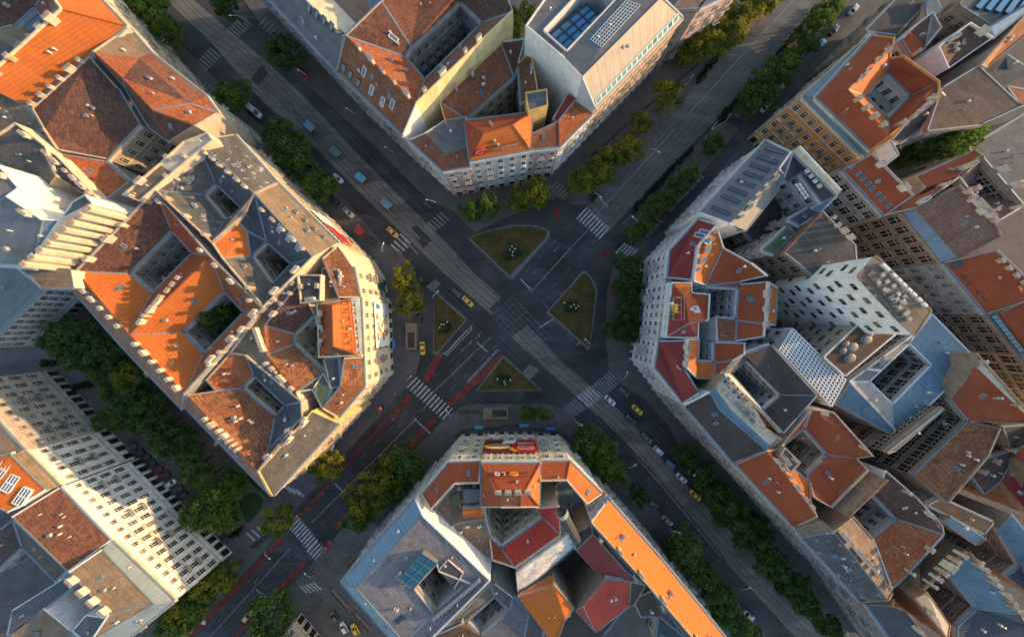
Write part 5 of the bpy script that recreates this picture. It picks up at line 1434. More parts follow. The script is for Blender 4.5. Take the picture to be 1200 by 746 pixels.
def trunk_mesh(h, r, seed, spread):
    rg = random.Random(seed); mb = MB()
    mb.tube([(0,0,-.1),(.05,0,h*.35),(.1,.08,h*.7),(.05,.1,h)], [r*1.5,r,r*.75,r*.35], 'bark', 8)
    for k in range(5):
        a = k*1.257+rg.uniform(-.4,.4); z = h*rg.uniform(.4,.7); l = spread*rg.uniform(.5,.8)
        mb.tube([(.06,.05,z),(l*.5*math.cos(a),l*.5*math.sin(a),z+l*.45),(l*math.cos(a),l*math.sin(a),z+l*.7)], [r*.55,r*.35,r*.12], 'bark', 6)
    return mb.mesh('trunk')
CROWN = {}
for mat in ('leaf_green','leaf_yellow','leaf_dark'):
    for v in range(4): CROWN[mat, v] = crown_mesh('crown', 5.0, 7.0, 3.2, 100+v*7+len(mat), 44, 60, .34, mat)
CROWN_S = {mat: crown_mesh('crown', 2.4, 3.2, 1.2, 900+len(mat), 18, 48, .28, mat) for mat in ('leaf_green','leaf_yellow','leaf_dark')}
TRUNK = [trunk_mesh(7.6, .3, k, 3.6) for k in range(3)]; TRUNK_S = trunk_mesh(3.0, .12, 9, 1.5)
HEDGE = crown_mesh('foliage', 1.0, 1.3, .0, 77, 9, 34, .2, 'hedge_leaf')
HSTEM = trunk_mesh(.9, .06, 5, .6)
rt = random.Random(5); CENTRE = (600, 373)
ORDT = ['nearest', 'second-nearest']+[o+'-nearest' for o in ORD[2:]]
def trees(rowname, pts, mat='leaf_green', word='leafy green', group=None, kind='leafy_tree', z=.12, zc=7.5, tall=1, rs=1.0):
    """pts: crown middle in photo points and crown radius in photo points"""
    grp = group or 'trees '+rowname
    pts = sorted(pts, key=lambda p: math.hypot(p[0]-600, p[1]-373))
    for i, p in enumerate(pts):
        px, py, r = p[:3]; m = p[3] if len(p) > 3 else mat
        c = W(px, py, zc); R = r*rs*1.08*(H-zc)/F
        lab = (word+' tree '+rowname) if len(pts) == 1 else (ORDT[i]+' '+word+' tree to the junction '+rowname)
        t = empty(kind, (c.x, c.y, z), rt.uniform(0, 6.28), lab, 'tree', group or 'trees '+rowname)
        small = R < 2.9
        s = R/(2.45 if small else 4.9)
        if small:
            t.scale = (s, s, s*1.25); put('trunk', TRUNK_S, t, (0,0,0)); put('crown', CROWN_S[m], t, (0,0,0))
        else:
            t.scale = (s, s, min(1.15, .55+.5*s)*tall); put('trunk', rt.choice(TRUNK), t, (0,0,0)); put('crown', CROWN[m, rt.randrange(4)], t, (0,0,0))
Y, D = 'leaf_yellow', 'leaf_dark'
trees('along the upper west pavement of the tram boulevard', [(155,5,20),(178,18,22),(198,38,17),(272,115,20),(332,165,22),(352,190,21),(330,190,15),(374,217,19)], 'leaf_green')
trees('beside the long gray roof in the upper boulevard', [(262,2,15),(334,60,20)], D, 'dark green')
trees('on the west pavement by the metro stairs', [(475,327,16,Y),(480,352,17,Y)], Y, 'yellow-green')
trees('in front of the north palace', [(553,246,15),(570,242,16),(607,234,14,Y),(626,224,18,Y),(636,226,10,Y)], 'leaf_green', 'bushy')
trees('in the northern avenue strip', [(683,212,20,Y),(702,200,20),(712,185,16,Y),(726,180,15,Y),(740,174,17,Y),(753,142,15,Y),(783,113,20,Y),(812,60,18,Y),(830,52,20,Y),(838,30,18),(858,38,20,Y),(868,18,18,Y),(850,10,16),(888,4,20,Y),(905,-4,14)], Y, 'tall yellow-green', kind='plane_tree', rs=.88)
trees('in the southern avenue strip', [(838,165,15),(893,98,19),(880,118,17),(904,112,17),(918,82,20),(900,84,14),(946,48,14),(930,62,12),(962,22,17),(978,8,14),(948,30,10),(940,62,10)], 'leaf_green', 'mid green', rs=.86)
trees('in the narrow planting by the parked dark cars', [(745,274,10),(758,262,11),(770,240,14),(784,230,12),(797,216,12),(808,202,12),(763,250,10)], 'leaf_green', 'small green')
trees('in front of the east palace', [(735,312,16),(742,332,14),(732,338,15),(738,358,15),(736,378,15),(720,385,15),(742,392,10)], D, 'dense dark')
trees('on the south pavement by the metro stairs', [(618,485,10),(637,485,10)], 'leaf_green', 'round green')
trees('beside the western red bicycle lane', [(382,546,20,Y),(325,610,19,Y)], Y, 'single yellow-green')
trees('along the avenue beside the office block', [(476,540,22),(456,552,20,Y),(440,568,20,Y),(458,574,18),(430,590,20,Y),(420,606,17),(412,582,13,Y),(485,552,13)], 'leaf_green', 'lush green')
trees('beside the sunlit corner house at the bottom left', [(263,676,16,Y),(245,684,20,Y),(232,702,20),(218,716,21,Y),(205,734,20)], 'leaf_green', 'lush green')
trees('near the bottom edge by the yellow taxi', [(318,718,29)], 'leaf_green', 'single large green')
trees('on the pavement beside the south palace', [(690,514,18),(704,528,19),(712,546,18),(688,532,15),(724,552,14)], 'leaf_green', 'dense green')
trees('among the parked cars by the graffiti wall', [(750,584,11)], D, 'small dark')
trees('along the lower boulevard beside the long orange roof', [(802,636,19),(795,650,17),(812,655,16),(824,672,15),(835,690,17),(850,705,16),(846,722,14),(866,732,16),(884,748,14)], 'leaf_green', 'mid green')
trees('along the east pavement of the lower boulevard', [(806,534,15),(822,552,16),(834,574,14),(848,586,17),(865,606,16),(876,628,19),(899,640,15),(906,663,18),(924,680,15),(937,694,17),(950,714,14),(975,737,14),(892,616,12),(846,604,12)], D, 'dense dark')
trees('in the small park behind the orange-roofed house', [(82,390,20),(100,398,20),(118,412,19),(70,408,14),(95,420,18),(112,435,13),(150,442,18,Y),(160,462,19),(148,472,18),(172,480,18),(185,498,18),(165,496,16),(205,515,18),(140,488,14),(190,520,15),(118,495,13),(62,400,15),(132,425,15),(215,530,15),(128,455,14)], D, 'dark green')
trees('in the small park towards the pedestrian corner', [(225,545,16),(238,560,16),(260,575,19),(245,590,21),(230,602,18),(262,596,18),(276,570,14),(258,612,14,Y),(270,562,13)], 'leaf_green', 'broad green')
trees('inside the court of the orange-roofed house', [(264,370,20)], 'leaf_green', 'single round', zc=15, tall=2.0)
trees('in the yard below the red courtyard roof', [(1092,168,20),(1110,162,20),(1126,158,18),(1078,176,14),(1140,150,12)], 'leaf_green', 'large bright green', zc=13, tall=1.7)
trees('in the slot behind the east palace', [(919,353,9)], 'leaf_green', 'small bright')
trees('in the dark court at the top edge', [(614,14,13),(604,30,10)], D, 'dark hidden')
# low hedges in the avenue strips
def hedge(label, pts, grp, z=.14):
    for a, b, n in pts:
        for i in range(n):
            f = (i+.5)/n; p = W(a[0]+(b[0]-a[0])*f+rt.uniform(-.8,.8), a[1]+(b[1]-a[1])*f+rt.uniform(-.8,.8), .2)
            t = empty('shrub', (p.x, p.y, z), rt.uniform(0,6.28), label, 'shrub', grp); s = rt.uniform(.8,1.5); t.scale = (s, s, s)
            put('foliage', HEDGE, t, (0,0,0)); put('stem', HSTEM, t, (0,0,0))
hedge('low dark shrub in the planted edge south of the avenue carriageway', [((842,142),(868,112),9),((812,172),(740,250),26),((905,72),(955,10),14)], 'shrubs along the south edge of the avenue')
hedge('low shrub in the planted edge north of the avenue carriageway', [((816,97),(842,66),9),((700,226),(690,236),3)], 'shrubs along the north edge of the avenue')
hedge('dark clipped shrub beside the parked cars at the small park', [((50,426),(75,423),6),((85,454),(110,449),6),((268,632),(285,616),6)], 'clipped shrubs in the small park')
# flower beds on the islands
ROSE = crown_mesh('foliage', .8, .8, 0, 31, 7, 26, .16, 'leaf_dark')
rough_mat('blossom', (.55,.52,.52), .2, 1)
def bed(cx, cy, n, label, flowers, spread):
    c = W(cx, cy, .2); r = empty('flower_bed', c, 0, label, 'flower bed', 'flower beds on the islands'); mb = MB()
    for i in range(14):
        a = i/14*6.283; a2 = (i+1)/14*6.283
        mb.face([c+Vector((0,0,.02)), c+Vector((spread*math.cos(a),spread*.7*math.sin(a),.012)), c+Vector((spread*math.cos(a2),spread*.7*math.sin(a2),.012))], 'soil')
    mb.build('soil', r)
    for i in range(n):
        a = rt.uniform(0,6.28); d = spread*math.sqrt(rt.random())
        o = put('bush', ROSE, r, (d*math.cos(a), d*.7*math.sin(a), 0), a); o.scale = (1,1,1)
    for x, y in flowers:
        m = MB(); P = W(x, y, 1.0)
        for k in range(6):
            q = P+Vector((.35*math.cos(k*1.05),.35*math.sin(k*1.05),0)); m.face([P+Vector((0,0,.25)), q, P+Vector((.35*math.cos((k+1)*1.05),.35*math.sin((k+1)*1.05),0))], 'blossom')
        m.build('blossom', r)
bed(600,296,22,'flower bed with white blossoms on the northern grass island',[(597.5,292.5),(600,289),(603.5,291.5),(601,295),(600.5,299)],3.6)
bed(670,360,18,'flower bed with a pale standing plant on the eastern grass island',[(661.5,354.5),(669,359),(673,357),(675,361),(678,358.5)],2.6)
bed(522,383,14,'flower bed with white stones on the western grass island',[(515,384),(520,380),(524,377),(517,380)],2.4)
bed(591,444,16,'flower bed with gray-green plants on the southern grass island',[(591,447),(592,450),(583,444),(598,445)],2.6)
# ================================================================ vehicles
def body_paint(name, c):
    m, nt, b = newmat(name, .28, .0, .5); b.inputs['Base Color'].default_value = (*c, 1); b.inputs['Coat Weight'].default_value = .6
for n, c in (('paint_white',(.62,.64,.66)),('paint_yellow',(.72,.45,.01)),('paint_black',(.018,.019,.021)),('paint_blue',(.02,.09,.24)),('paint_teal',(.02,.28,.36)),
             ('paint_red',(.40,.02,.015)),('paint_silver',(.33,.35,.37)),('paint_maroon',(.13,.015,.018)),('paint_graphite',(.06,.065,.072)),('paint_green',(.03,.13,.09))): body_paint(n, c)
plain_mat('head_glass', (.7,.72,.74), .15); plain_mat('tail_glass', (.35,.01,.01), .25)
def loft(mb, secs, mat, cap=True):
    """secs: rings of equal length, from back to front"""
    n = len(secs[0])
    for i in range(len(secs)-1):
        for k in range(n): mb.face([secs[i][k], secs[i][(k+1)%n], secs[i+1][(k+1)%n], secs[i+1][k]], mat)
    mb.face(secs[0][::-1], mat); mb.face(secs[-1], mat)
def car_proto(kind):
    """x forward; returns dict of part meshes with their offsets"""
    L, Wd, Ht = {'saloon': (4.6,1.82,1.45), 'hatchback': (4.05,1.76,1.48), 'van': (5.2,2.0,2.2)}[kind]
    hw = Wd/2
    # lower body: x, half width, belt height
    if kind == 'van': prof = [(-L/2,.86,.95),(-L/2+.1,.97,1.15),(0,1,1.2),(L/2-1.1,1,1.15),(L/2-.45,.95,1.0),(L/2,.75,.72)]
    elif kind == 'saloon': prof = [(-L/2,.78,.80),(-L/2+.22,.92,.93),(-L/2+.9,1,.95),(0,1,.93),(L/2-1.2,1,.92),(L/2-.4,.92,.80),(L/2,.70,.62)]
    else: prof = [(-L/2,.82,.82),(-L/2+.2,.94,.95),(-L/2+.9,1,.97),(0,1,.95),(L/2-1.0,1,.93),(L/2-.35,.93,.80),(L/2,.70,.62)]
    secs = []
    for x, w, z in prof:
        w *= hw; secs.append([Vector((x,-w*.92,.25)),Vector((x,-w,.45)),Vector((x,-w,z-.2)),Vector((x,-w*.9,z)),Vector((x,w*.9,z)),Vector((x,w,z-.2)),Vector((x,w,.45)),Vector((x,w*.92,.25))])
    body = MB(); loft(body, secs, 'paint_white')
    # glasshouse
    if kind == 'van': cab = [(-L/2+.06,.90,1.16),(-L/2+.16,.84,Ht-.06),(L/2-1.75,.84,Ht-.04),(L/2-.95,.86,1.14)]
    elif kind == 'saloon': cab = [(-L/2+.62,.86,.94),(-L/2+1.3,.70,Ht-.05),(.35,.70,Ht-.03),(L/2-1.2,.86,.93)]
    else: cab = [(-L/2+.12,.86,.96),(-L/2+.55,.72,Ht-.06),(.35,.72,Ht-.03),(L/2-1.05,.86,.94)]
    (x0,w0,z0),(x1,w1,z1),(x2,w2,z2),(x3,w3,z3) = cab
    gl = MB(); Bm = [Vector((x0,-w0*hw,z0)),Vector((x3,-w3*hw,z3)),Vector((x3,w3*hw,z3)),Vector((x0,w0*hw,z0))]; Tm = [Vector((x1,-w1*hw,z1)),Vector((x2,-w2*hw,z2)),Vector((x2,w2*hw,z2)),Vector((x1,w1*hw,z1))]
    for k in range(4): gl.face([Bm[k],Bm[(k+1)%4],Tm[(k+1)%4],Tm[k]], 'pane_dark')
    gl.face(Tm, 'pane_dark')
    rf = MB(); loft(rf, [[Vector((x,-w*hw,z)),Vector((x,-w*hw*.9,z+.06)),Vector((x,w*hw*.9,z+.06)),Vector((x,w*hw,z)),Vector((x,w*hw*.6,z+.01)),Vector((x,-w*hw*.6,z+.01))] for x, w, z in ((x1-.03,w1,z1),(x1+.3,w1*1.02,z1+.015),(x2-.3,w2*1.02,z2+.015),(x2+.03,w2,z2))], 'paint_white')
    for s in (-1, 1):      # pillars in body colour
        for (xa,wa,za),(xb,wb,zb) in (((x0,w0,z0),(x1,w1,z1)),((x3,w3,z3),(x2,w2,z2)),(((x0+x3)/2,(w0+w3)/2,z0),((x1+x2)/2,w1,z1))):
            rf.bar((xa,s*wa*hw,za),(xb,s*wb*hw,zb),.09,.07,'paint_white')
    wh = MB(); wh.tube([(0,-.11,0),(0,.11,0)],[.32,.32],'rubber',12); wh.tube([(0,.111,0),(0,.125,0)],[.19,.17],'steel',10); wh.tube([(0,-.125,0),(0,-.111,0)],[.17,.19],'steel',10)
    hl = MB(); hl.box((0,0,0),(.09,0,.0),(0,.17,0),(0,0,.07),'head_glass')
    tl = MB(); tl.box((0,0,0),(.05,0,0),(0,.16,0),(0,0,.08),'tail_glass')
    mi = MB(); mi.box((0,0,0),(.07,0,0),(0,.1,0),(0,0,.07),'paint_white')
    sg = MB(); sg.box((0,0,0),(.1,0,0),(0,.22,0),(0,0,.07),'sign_white')
    P = [('body', body.mesh('body'), [(0,0,0)]), ('window', gl.mesh('window'), [(0,0,0)]), ('roof', rf.mesh('roof'), [(0,0,0)]),
         ('wheel', wh.mesh('wheel'), [(sx*L*.305,sy*(hw-.1),.32) for sx in (-1,1) for sy in (-1,1)]),
         ('headlight', hl.mesh('headlight'), [(L/2-.13,s*hw*.58,.62) for s in (-1,1)]), ('taillight', tl.mesh('taillight'), [(-L/2+.05,s*hw*.66,.74) for s in (-1,1)]),
         ('mirror', mi.mesh('mirror'), [(x3-.35,s*(hw+.06),.98) for s in (-1,1)])]
    return P, (sg.mesh('roof_sign'), ((x1+x2)/2, 0, z1+.13))
PROTO = {k: car_proto(k) for k in ('saloon','hatchback','van')}
def car(px, py, head, kind, paint, label, z=0.0, cat='car', taxi=False, group=None):
    """head: photo-plane direction (dx,dy) of the bonnet"""
    name = {'saloon': 'parked_car' if group else 'car', 'hatchback': 'parked_car' if group else 'car', 'van': 'van'}[kind]
    if taxi: name, cat = 'taxi', 'taxi'
    if kind == 'van': cat = 'van'
    p = W(px, py, z+.7); r = empty(name, (p.x, p.y, z), math.atan2(-head[1], head[0]), label, cat, group)
    parts, sg = PROTO[kind]
    for nm, me, locs in parts:
        for l in locs:
            o = put(nm, me, r, l)
            for sl in o.material_slots:
                if sl.material.name == 'paint_white': sl.link = 'OBJECT'; sl.material = MATS[paint]
    if taxi: put('roof_sign', sg[0], r, sg[1])
    return r
DS, DN = (.74,.67), (-.74,-.67); AN, AS = (.68,-.73), (-.68,.73)
car(460,272,DS,'saloon','paint_yellow','yellow taxi at the crosswalk above the west palace corner',taxi=True)
car(548,353,DS,'saloon','paint_yellow','yellow taxi right behind the dark car in the middle of the junction',taxi=True)
car(534,342,DS,'hatchback','paint_graphite','dark car in front of the yellow taxi in the middle of the junction')
car(495,408,(.05,1),'saloon','paint_yellow','yellow taxi standing beside the west metro stairwell',taxi=True)
car(491,374,(.05,1),'hatchback','paint_black','black car half under the tree by the west metro stairs')
car(715,469,DS,'saloon','paint_white','white car at the crosswalk, head of the queue on the lower boulevard')
car(747,480,DS,'saloon','paint_yellow','yellow taxi alone in the outer lane beside the head of the queue',taxi=True)
car(731,459,DS,'hatchback','paint_graphite','dark gray car by the crosswalk near the east pavement')
car(739,491,DS,'hatchback','paint_black','black car in the boulevard queue behind the white car at the crosswalk')
car(758,513,DS,'saloon','paint_green','dark green car in the boulevard queue between the black and white cars')
car(772,528,DS,'hatchback','paint_white','white car in the boulevard queue in front of the blue van')
car(785,543,DS,'van','paint_blue','blue van in the boulevard queue between two white cars')
car(799,560,DS,'saloon','paint_white','white car in the boulevard queue between the blue van and a taxi')
car(815,580,DS,'saloon','paint_yellow','yellow taxi at the tail of the boulevard queue',taxi=True)
PK = 'parked cars beside the graffiti-walled house'
car(747,573,DS,'hatchback','paint_graphite','dark gray parked car nearest the junction beside the small dark tree',.12,group=PK)
car(765,590,DS,'hatchback','paint_graphite','dark gray parked car between the small dark tree and the silver car',.12,group=PK)
car(782,610,DS,'saloon','paint_silver','silver parked car below the orange roof on the lower boulevard',.12,group=PK)
car(853,692,DS,'hatchback','paint_white','white car half hidden by the trees along the long orange roof',.0)
car(878,721,DS,'saloon','paint_silver','pale car at the kerb near the bottom edge of the lower boulevard',.0)
car(355,87,(.5,.85),'hatchback','paint_red','red car near the dark tree in the upper boulevard')
car(299,131,DS,'van','paint_white','white van with dark roof glass parked by trees in the upper boulevard',.12)
car(408,249,DS,'saloon','paint_silver','silver car on the west pavement above the red kiosk',.12)
car(393,236,DS,'saloon','paint_black','black car on the west pavement beside the round dark tree',.12)
car(396,209,DS,'hatchback','paint_white','white car at the kerb opposite the third glass shelter')
car(437,283,DS,'hatchback','paint_black','black car just behind the red kiosk',.12)
car(383,640,AN,'saloon','paint_red','red car on the lower avenue beside the crosswalk stripes')
car(290,722,AN,'saloon','paint_yellow','yellow taxi by the large green tree near the bottom edge',taxi=True)
car(403,735,(-.5,-.85),'hatchback','paint_white','white parked car below the office block near the bottom edge',.12)
car(416,737,(-.5,-.85),'hatchback','paint_yellow','yellow taxi next to the white parked car near the bottom edge',.12,taxi=True)
car(392,722,(-.6,-.8),'hatchback','paint_graphite','dark car beside the hedge near the bottom edge',.12)
car(815,47,AN,'hatchback','paint_yellow','yellow taxi at the tree strip by the beige town house, upper of two',.13,taxi=True)
car(808,55,AN,'hatchback','paint_yellow','yellow taxi at the tree strip by the beige town house, lower of two',.13,taxi=True)
car(867,132,AN,'hatchback','paint_blue','blue car at the end of the tree strip by the orange-fronted house',.14)
car(874,126,AN,'hatchback','paint_red','red car nose to tail with the blue car by the tree strip',.14)
car(898,125,AN,'saloon','paint_white','white car parked under trees by the orange-fronted house, lower of two',.13)
car(909,112,AN,'saloon','paint_white','white car parked under trees by the orange-fronted house, upper of two',.13)
car(917,102,AN,'hatchback','paint_maroon','dark red car parked under trees by the orange-fronted house',.13)
car(963,52,AN,'hatchback','paint_teal','turquoise car on the service lane at the upper right',.13)
car(978,35,AN,'saloon','paint_black','black car ahead of the turquoise car on the service lane',.13)
car(1001,11,AN,'saloon','paint_silver','pale car near the top edge of the service lane',.13)
PD = 'dark cars parked along the lower service lane of the avenue'
for i, (x, y, p) in enumerate(((763,273,'paint_graphite'),(770,264,'paint_maroon'),(789,243,'paint_black'),(796,235,'paint_black'),(804,227,'paint_graphite'),(811,220,'paint_black'),(818,212,'paint_graphite'))):
    car(x, y, AN, 'saloon', p, '%s %s car from the junction in the parked row facing the gray-white palace' % (ORD[i], {'paint_graphite':'gray','paint_maroon':'maroon','paint_black':'black'}[p]), .13, group=PD)
car(717,341,(.1,1),'hatchback','paint_red','small red car under the trees before the east palace',.12)
PP = 'cars parked nose-in along the white house by the small park'
for i, (x, y, p) in enumerate(((212,582,'paint_black'),(206,575,'paint_graphite'),(199,567,'paint_white'),(191,559,'paint_maroon'),(183,552,'paint_maroon'),(175,545,'paint_black'),(169,538,'paint_black'),(161,532,'paint_black'),(153,525,'paint_graphite'))):
    w = {'paint_black':'black','paint_graphite':'dark gray','paint_white':'white','paint_maroon':'maroon'}[p]
    car(x, y, (-.83,.55), 'saloon', p, '%s car, %s from the boulevard in the nose-in row at the white house' % (w, ORD[i]), .13, group=PP)
PQ = 'cars parked by the sunlit corner house'
for x, y, p, l in ((244,612,'paint_black','black car parked by the sunlit corner house, nearest the white house row'),(253,620,'paint_silver','silver car parked by the sunlit corner house'),(273,613,'paint_black','black car parked under trees across from the sunlit corner house'),(266,632,'paint_graphite','dark gray car parked beside the clipped hedge by the sunlit corner house')):
    car(x, y, (.83,-.55), 'saloon', p, l, .13, group=PQ)
car(220,562,(.6,.8),'hatchback','paint_blue','dark blue car driving on the lane of the small park',.125)
car(188,532,(.7,.7),'van','paint_green','dark green van on the lane of the small park',.125)
car(73,370,(.4,-.9),'saloon','paint_white','white car in the narrow lane left of the small park',.125)
car(108,372,(.4,-.9),'saloon','paint_graphite','dark car in the narrow lane beside the orange-roofed house',.125)

# ================================================================ street furniture
def shelter_mesh_parts():
    rf = MB(); w, d = 2.3, 3.4
    rf.face([(-w/2,-d/2,0),(w/2,-d/2,0),(w/2,d/2,0),(-w/2,d/2,0)], 'canopy_glass'); rf.face([(-w/2,d/2,-.05),(w/2,d/2,-.05),(w/2,-d/2,-.05),(-w/2,-d/2,-.05)], 'canopy_glass')
    fr = MB()
    for k in range(5): fr.bar((-w/2,-d/2+d*k/4,.06),(w/2,-d/2+d*k/4,.06),.06,.08,'steel_white')
    for x in (-w/2,0,w/2): fr.bar((x,-d/2,.02),(x,d/2,.02),.05,.1,'steel')
    return rf.mesh('glass_roof'), fr.mesh('frame')
SRF, SFR = shelter_mesh_parts()
bn = MB(); bn.box((0,0,.42),(.2,0,0),(0,1.2,0),(0,0,.03),'bark'); bn.box((0,-.9,.2),(.15,0,0),(0,.04,0),(0,0,.2),'steel'); bn.box((0,.9,.2),(.15,0,0),(0,.04,0),(0,0,.2),'steel'); BEN = bn.mesh('bench')
pm = MB(); pm.box((0,0,1.25),(.05,0,0),(0,.05,0),(0,0,1.25),'steel'); SPO = pm.mesh('post')
gp = MB(); gp.box((0,0,1.1),(.02,0,0),(0,1.6,0),(0,0,.8),'canopy_glass'); GPA = gp.mesh('glass_panel')
for i, (x, y) in enumerate(((452.5,239),(422.5,208),(392.5,178),(362.5,148))):
    p = W(x, y, 2.5); r = empty('tram_shelter', (p.x, p.y, .006), math.atan2(-.67,.74)+math.pi/2, ORD[i]+' turquoise glass-roofed tram shelter from the junction on the platform', 'tram shelter', 'tram stop shelters')
    r.rotation_euler.z = math.atan2(-.66,.75)+math.pi/2
    put('glass_roof', SRF, r, (0,0,2.56)); put('frame', SFR, r, (0,0,2.56)); put('bench', BEN, r, (-.6,0,0)); put('glass_panel', GPA, r, (-1.0,0,.1))
    for a in (-1.0, 1.0):
        for b in (-1.5, 1.5): put('post', SPO, r, (a,b,0))
def lamp_parts():
    po = MB(); po.tube([(0,0,0),(0,0,.8),(0,0,7.6)], [.13,.09,.06], 'steel', 8)
    ar = MB(); ar.tube([(0,0,7.5),(.3,0,8.2),(1.1,0,8.55),(2.3,0,8.6)], [.055,.05,.05,.045], 'steel_white', 6)
    hd = MB(); hd.tube([(2.2,0,8.58),(2.45,0,8.56),(2.95,0,8.55),(3.1,0,8.55)], [.08,.17,.15,.05], 'lamp_glass', 7)
    return po.mesh('pole'), ar.mesh('arm'), hd.mesh('lamp_head')
LP = lamp_parts()
def lamp(px, py, dx, dy, label, z=.12):
    p = W(px, py, z); r = empty('street_lamp', p, math.atan2(-dy, dx), label, 'street lamp', 'street lamps of the junction')
    for nm, me in zip(('pole','arm','lamp_head'), LP): put(nm, me, r, (0,0,0))
for x, y, dx, dy, l in ((220,58,1,.8,'on the upper west pavement by zebra stripes'),(284,20,-.8,.3,'by the upper right zebra crossing'),(303,44,-1,.1,'below the upper right zebra crossing'),
    (376,108,-.9,-.5,'near the red car in the upper boulevard'),(428,150,-.8,-.5,'opposite the first and second glass shelters'),(470,192,-.8,-.5,'beside the north palace side front'),
    (516,246,-1,-.2,'at the north palace corner crossing'),(458,300,.3,-1,'at the crosswalk beside the west palace corner'),(513,350,.7,-.7,'at the tip of the western grass island'),
    (686,402,-.7,-.7,'at the lower tip of the eastern grass island'),(722,440,.3,-.8,'on the east pavement at the lower crosswalk'),(668,484,.7,.4,'on the south pavement at the lower crosswalk'),
    (773,603,.8,.2,'among the parked cars by the graffiti wall'),(726,536,.9,-.5,'beside the dense trees at the south palace'),(803,536,-.6,.8,'in the east tree row of the lower boulevard'),
    (660,150,.5,.5,'before the office block on the avenue'),(752,188,.8,.5,'in the tree strip at the avenue, north side'),(690,236,.6,.5,'at the avenue crosswalk, north side'),
    (738,268,-.7,-.5,'at the avenue crosswalk, south side'),(484,442,.6,-.6,'at the avenue crosswalk by the west palace'),(534,480,-.5,-.7,'at the avenue crosswalk by the south palace'),
    (330,628,.8,.6,'at the corner zebra crossing of the lower avenue'),(382,655,-.7,-.6,'opposite the red car on the lower avenue'),(846,50,.6,.6,'between the tall trees at the upper avenue'),
    (968,722,-.4,-.9,'near the bottom edge of the east tree row'),(850,668,.8,-.3,'between the trees along the long orange roof')):
    lamp(x, y, dx, dy, 'slender gray street lamp with curved arm '+l)
# cafe parasols, kiosk, planters
def parasol(px, py, r_, label, mat='canvas_white'):
    p = W(px, py, .12); r = empty('parasol', p, 0, label, 'parasol', 'cafe parasols'); m = MB()
    for k in range(4):
        a, b = (math.cos(k*1.5708+.4)*r_, math.sin(k*1.5708+.4)*r_), (math.cos(k*1.5708+1.97)*r_, math.sin(k*1.5708+1.97)*r_)
        m.face([p+Vector((a[0],a[1],2.2)), p+Vector((b[0],b[1],2.2)), p+Vector((0,0,2.75))], mat)
        m.face([p+Vector((a[0],a[1],2.2)), p+Vector((a[0],a[1],2.0)), p+Vector((b[0],b[1],2.0)), p+Vector((b[0],b[1],2.2))], mat)
    m.build('canopy', r); m = MB(); m.tube([p, p+Vector((0,0,2.7))], [.04,.04], 'steel', 6); m.build('pole', r)
parasol(391,521,1.7,'larger white parasol below the yellow-fronted house by the single round tree')
parasol(402,507,1.1,'small white parasol by the yellow front, nearest the junction')
parasol(245,722,1.0,'white parasol on the pavement by the bottom lamp')
k0 = W(424,272,.12); kr = empty('kiosk', k0, math.atan2(-.66,.75), 'dark red square newspaper kiosk with a folded roof on the west pavement', 'kiosk')
m = MB(); m.box(k0+Vector((0,0,1.3)),(1.2,0,0),(0,1.2,0),(0,0,1.3),'awning_red'); m.build('body', kr)
m = MB(); T = k0+Vector((0,0,2.85)); Q = [k0+Vector((sx*1.4,sy*1.4,2.6)) for sx, sy in ((-1,-1),(1,-1),(1,1),(-1,1))]
for i in range(4): m.face([Q[i],Q[(i+1)%4],T],'awning_red')
m.face(Q[::-1],'awning_red'); m.build('roof', kr)
m = MB(); m.box(k0+Vector((0,-1.23,1.6)),(.9,0,0),(0,.03,0),(0,0,.6),'pane_dark'); m.build('window', kr)
k0 = W(448,478,.12); kr = empty('market_cart', k0, .8, 'small cart under a red and white awning on the pavement below the west palace', 'cart')
m = MB(); m.box(k0+Vector((0,0,.6)),(.7,.5,0),(-.4,.55,0),(0,0,.5),'dark_steel'); m.build('body', kr)
m = MB(); m.face([k0+Vector(v) for v in ((-1.3,-.4,2.0),(.2,-1.2,2.0),(1.2,.6,2.3),(-.3,1.3,2.3))],'red_paint'); m.face([k0+Vector(v) for v in ((.3,-.2,2.36),(.9,-.3,2.36),(1.1,.5,2.4),(.5,.7,2.4))],'canvas_white'); m.build('awning', kr)
for x in (-.9,.9):
    m = MB(); m.tube([k0+Vector((x*.9,x*.4,0)),k0+Vector((x*.9,x*.4,2.1))],[.03,.03],'steel',5); m.build('post', kr)
def planter(px, py, l, w, ang, label, grp, z=.12, leaf=True, mat='stone_brown'):
    p = W(px, py, z); r = empty('planter', p, ang, label, 'planter', grp); m = MB()
    m.box((0,0,.3),(l/2,0,0),(0,w/2,0),(0,0,.3),mat); o = put('trough', m.mesh('trough'), r, (0,0,0))
    n = max(1, int(l/1.3))
    for i in range(n):
        b = put('bush', ROSE, r, (-l/2+l*(i+.5)/n,0,.5), rt.uniform(0,6)); b.scale = (.9,.8,.7)
planter(417,653,8,1.6,math.radians(47),'long dark hedge trough along the office block, avenue side','hedge troughs of the office block')
planter(398,702,9.5,1.8,math.radians(-48),'long dark hedge trough below the office block, nearest its corner','hedge troughs of the office block')
planter(424,728,8,1.8,math.radians(-48),'long dark hedge trough below the office block, nearest the bottom edge','hedge troughs of the office block')
planter(366,668,4,1.2,math.radians(55),'short dark hedge trough beside the lower avenue','hedge troughs of the office block')
for i in range(6): planter(540+i*4.6,481,1.0,1.0,0,'%s planter from the stone-rimmed stairwell on the south pavement' % ORD[5-i],'square planters on the south pavement')
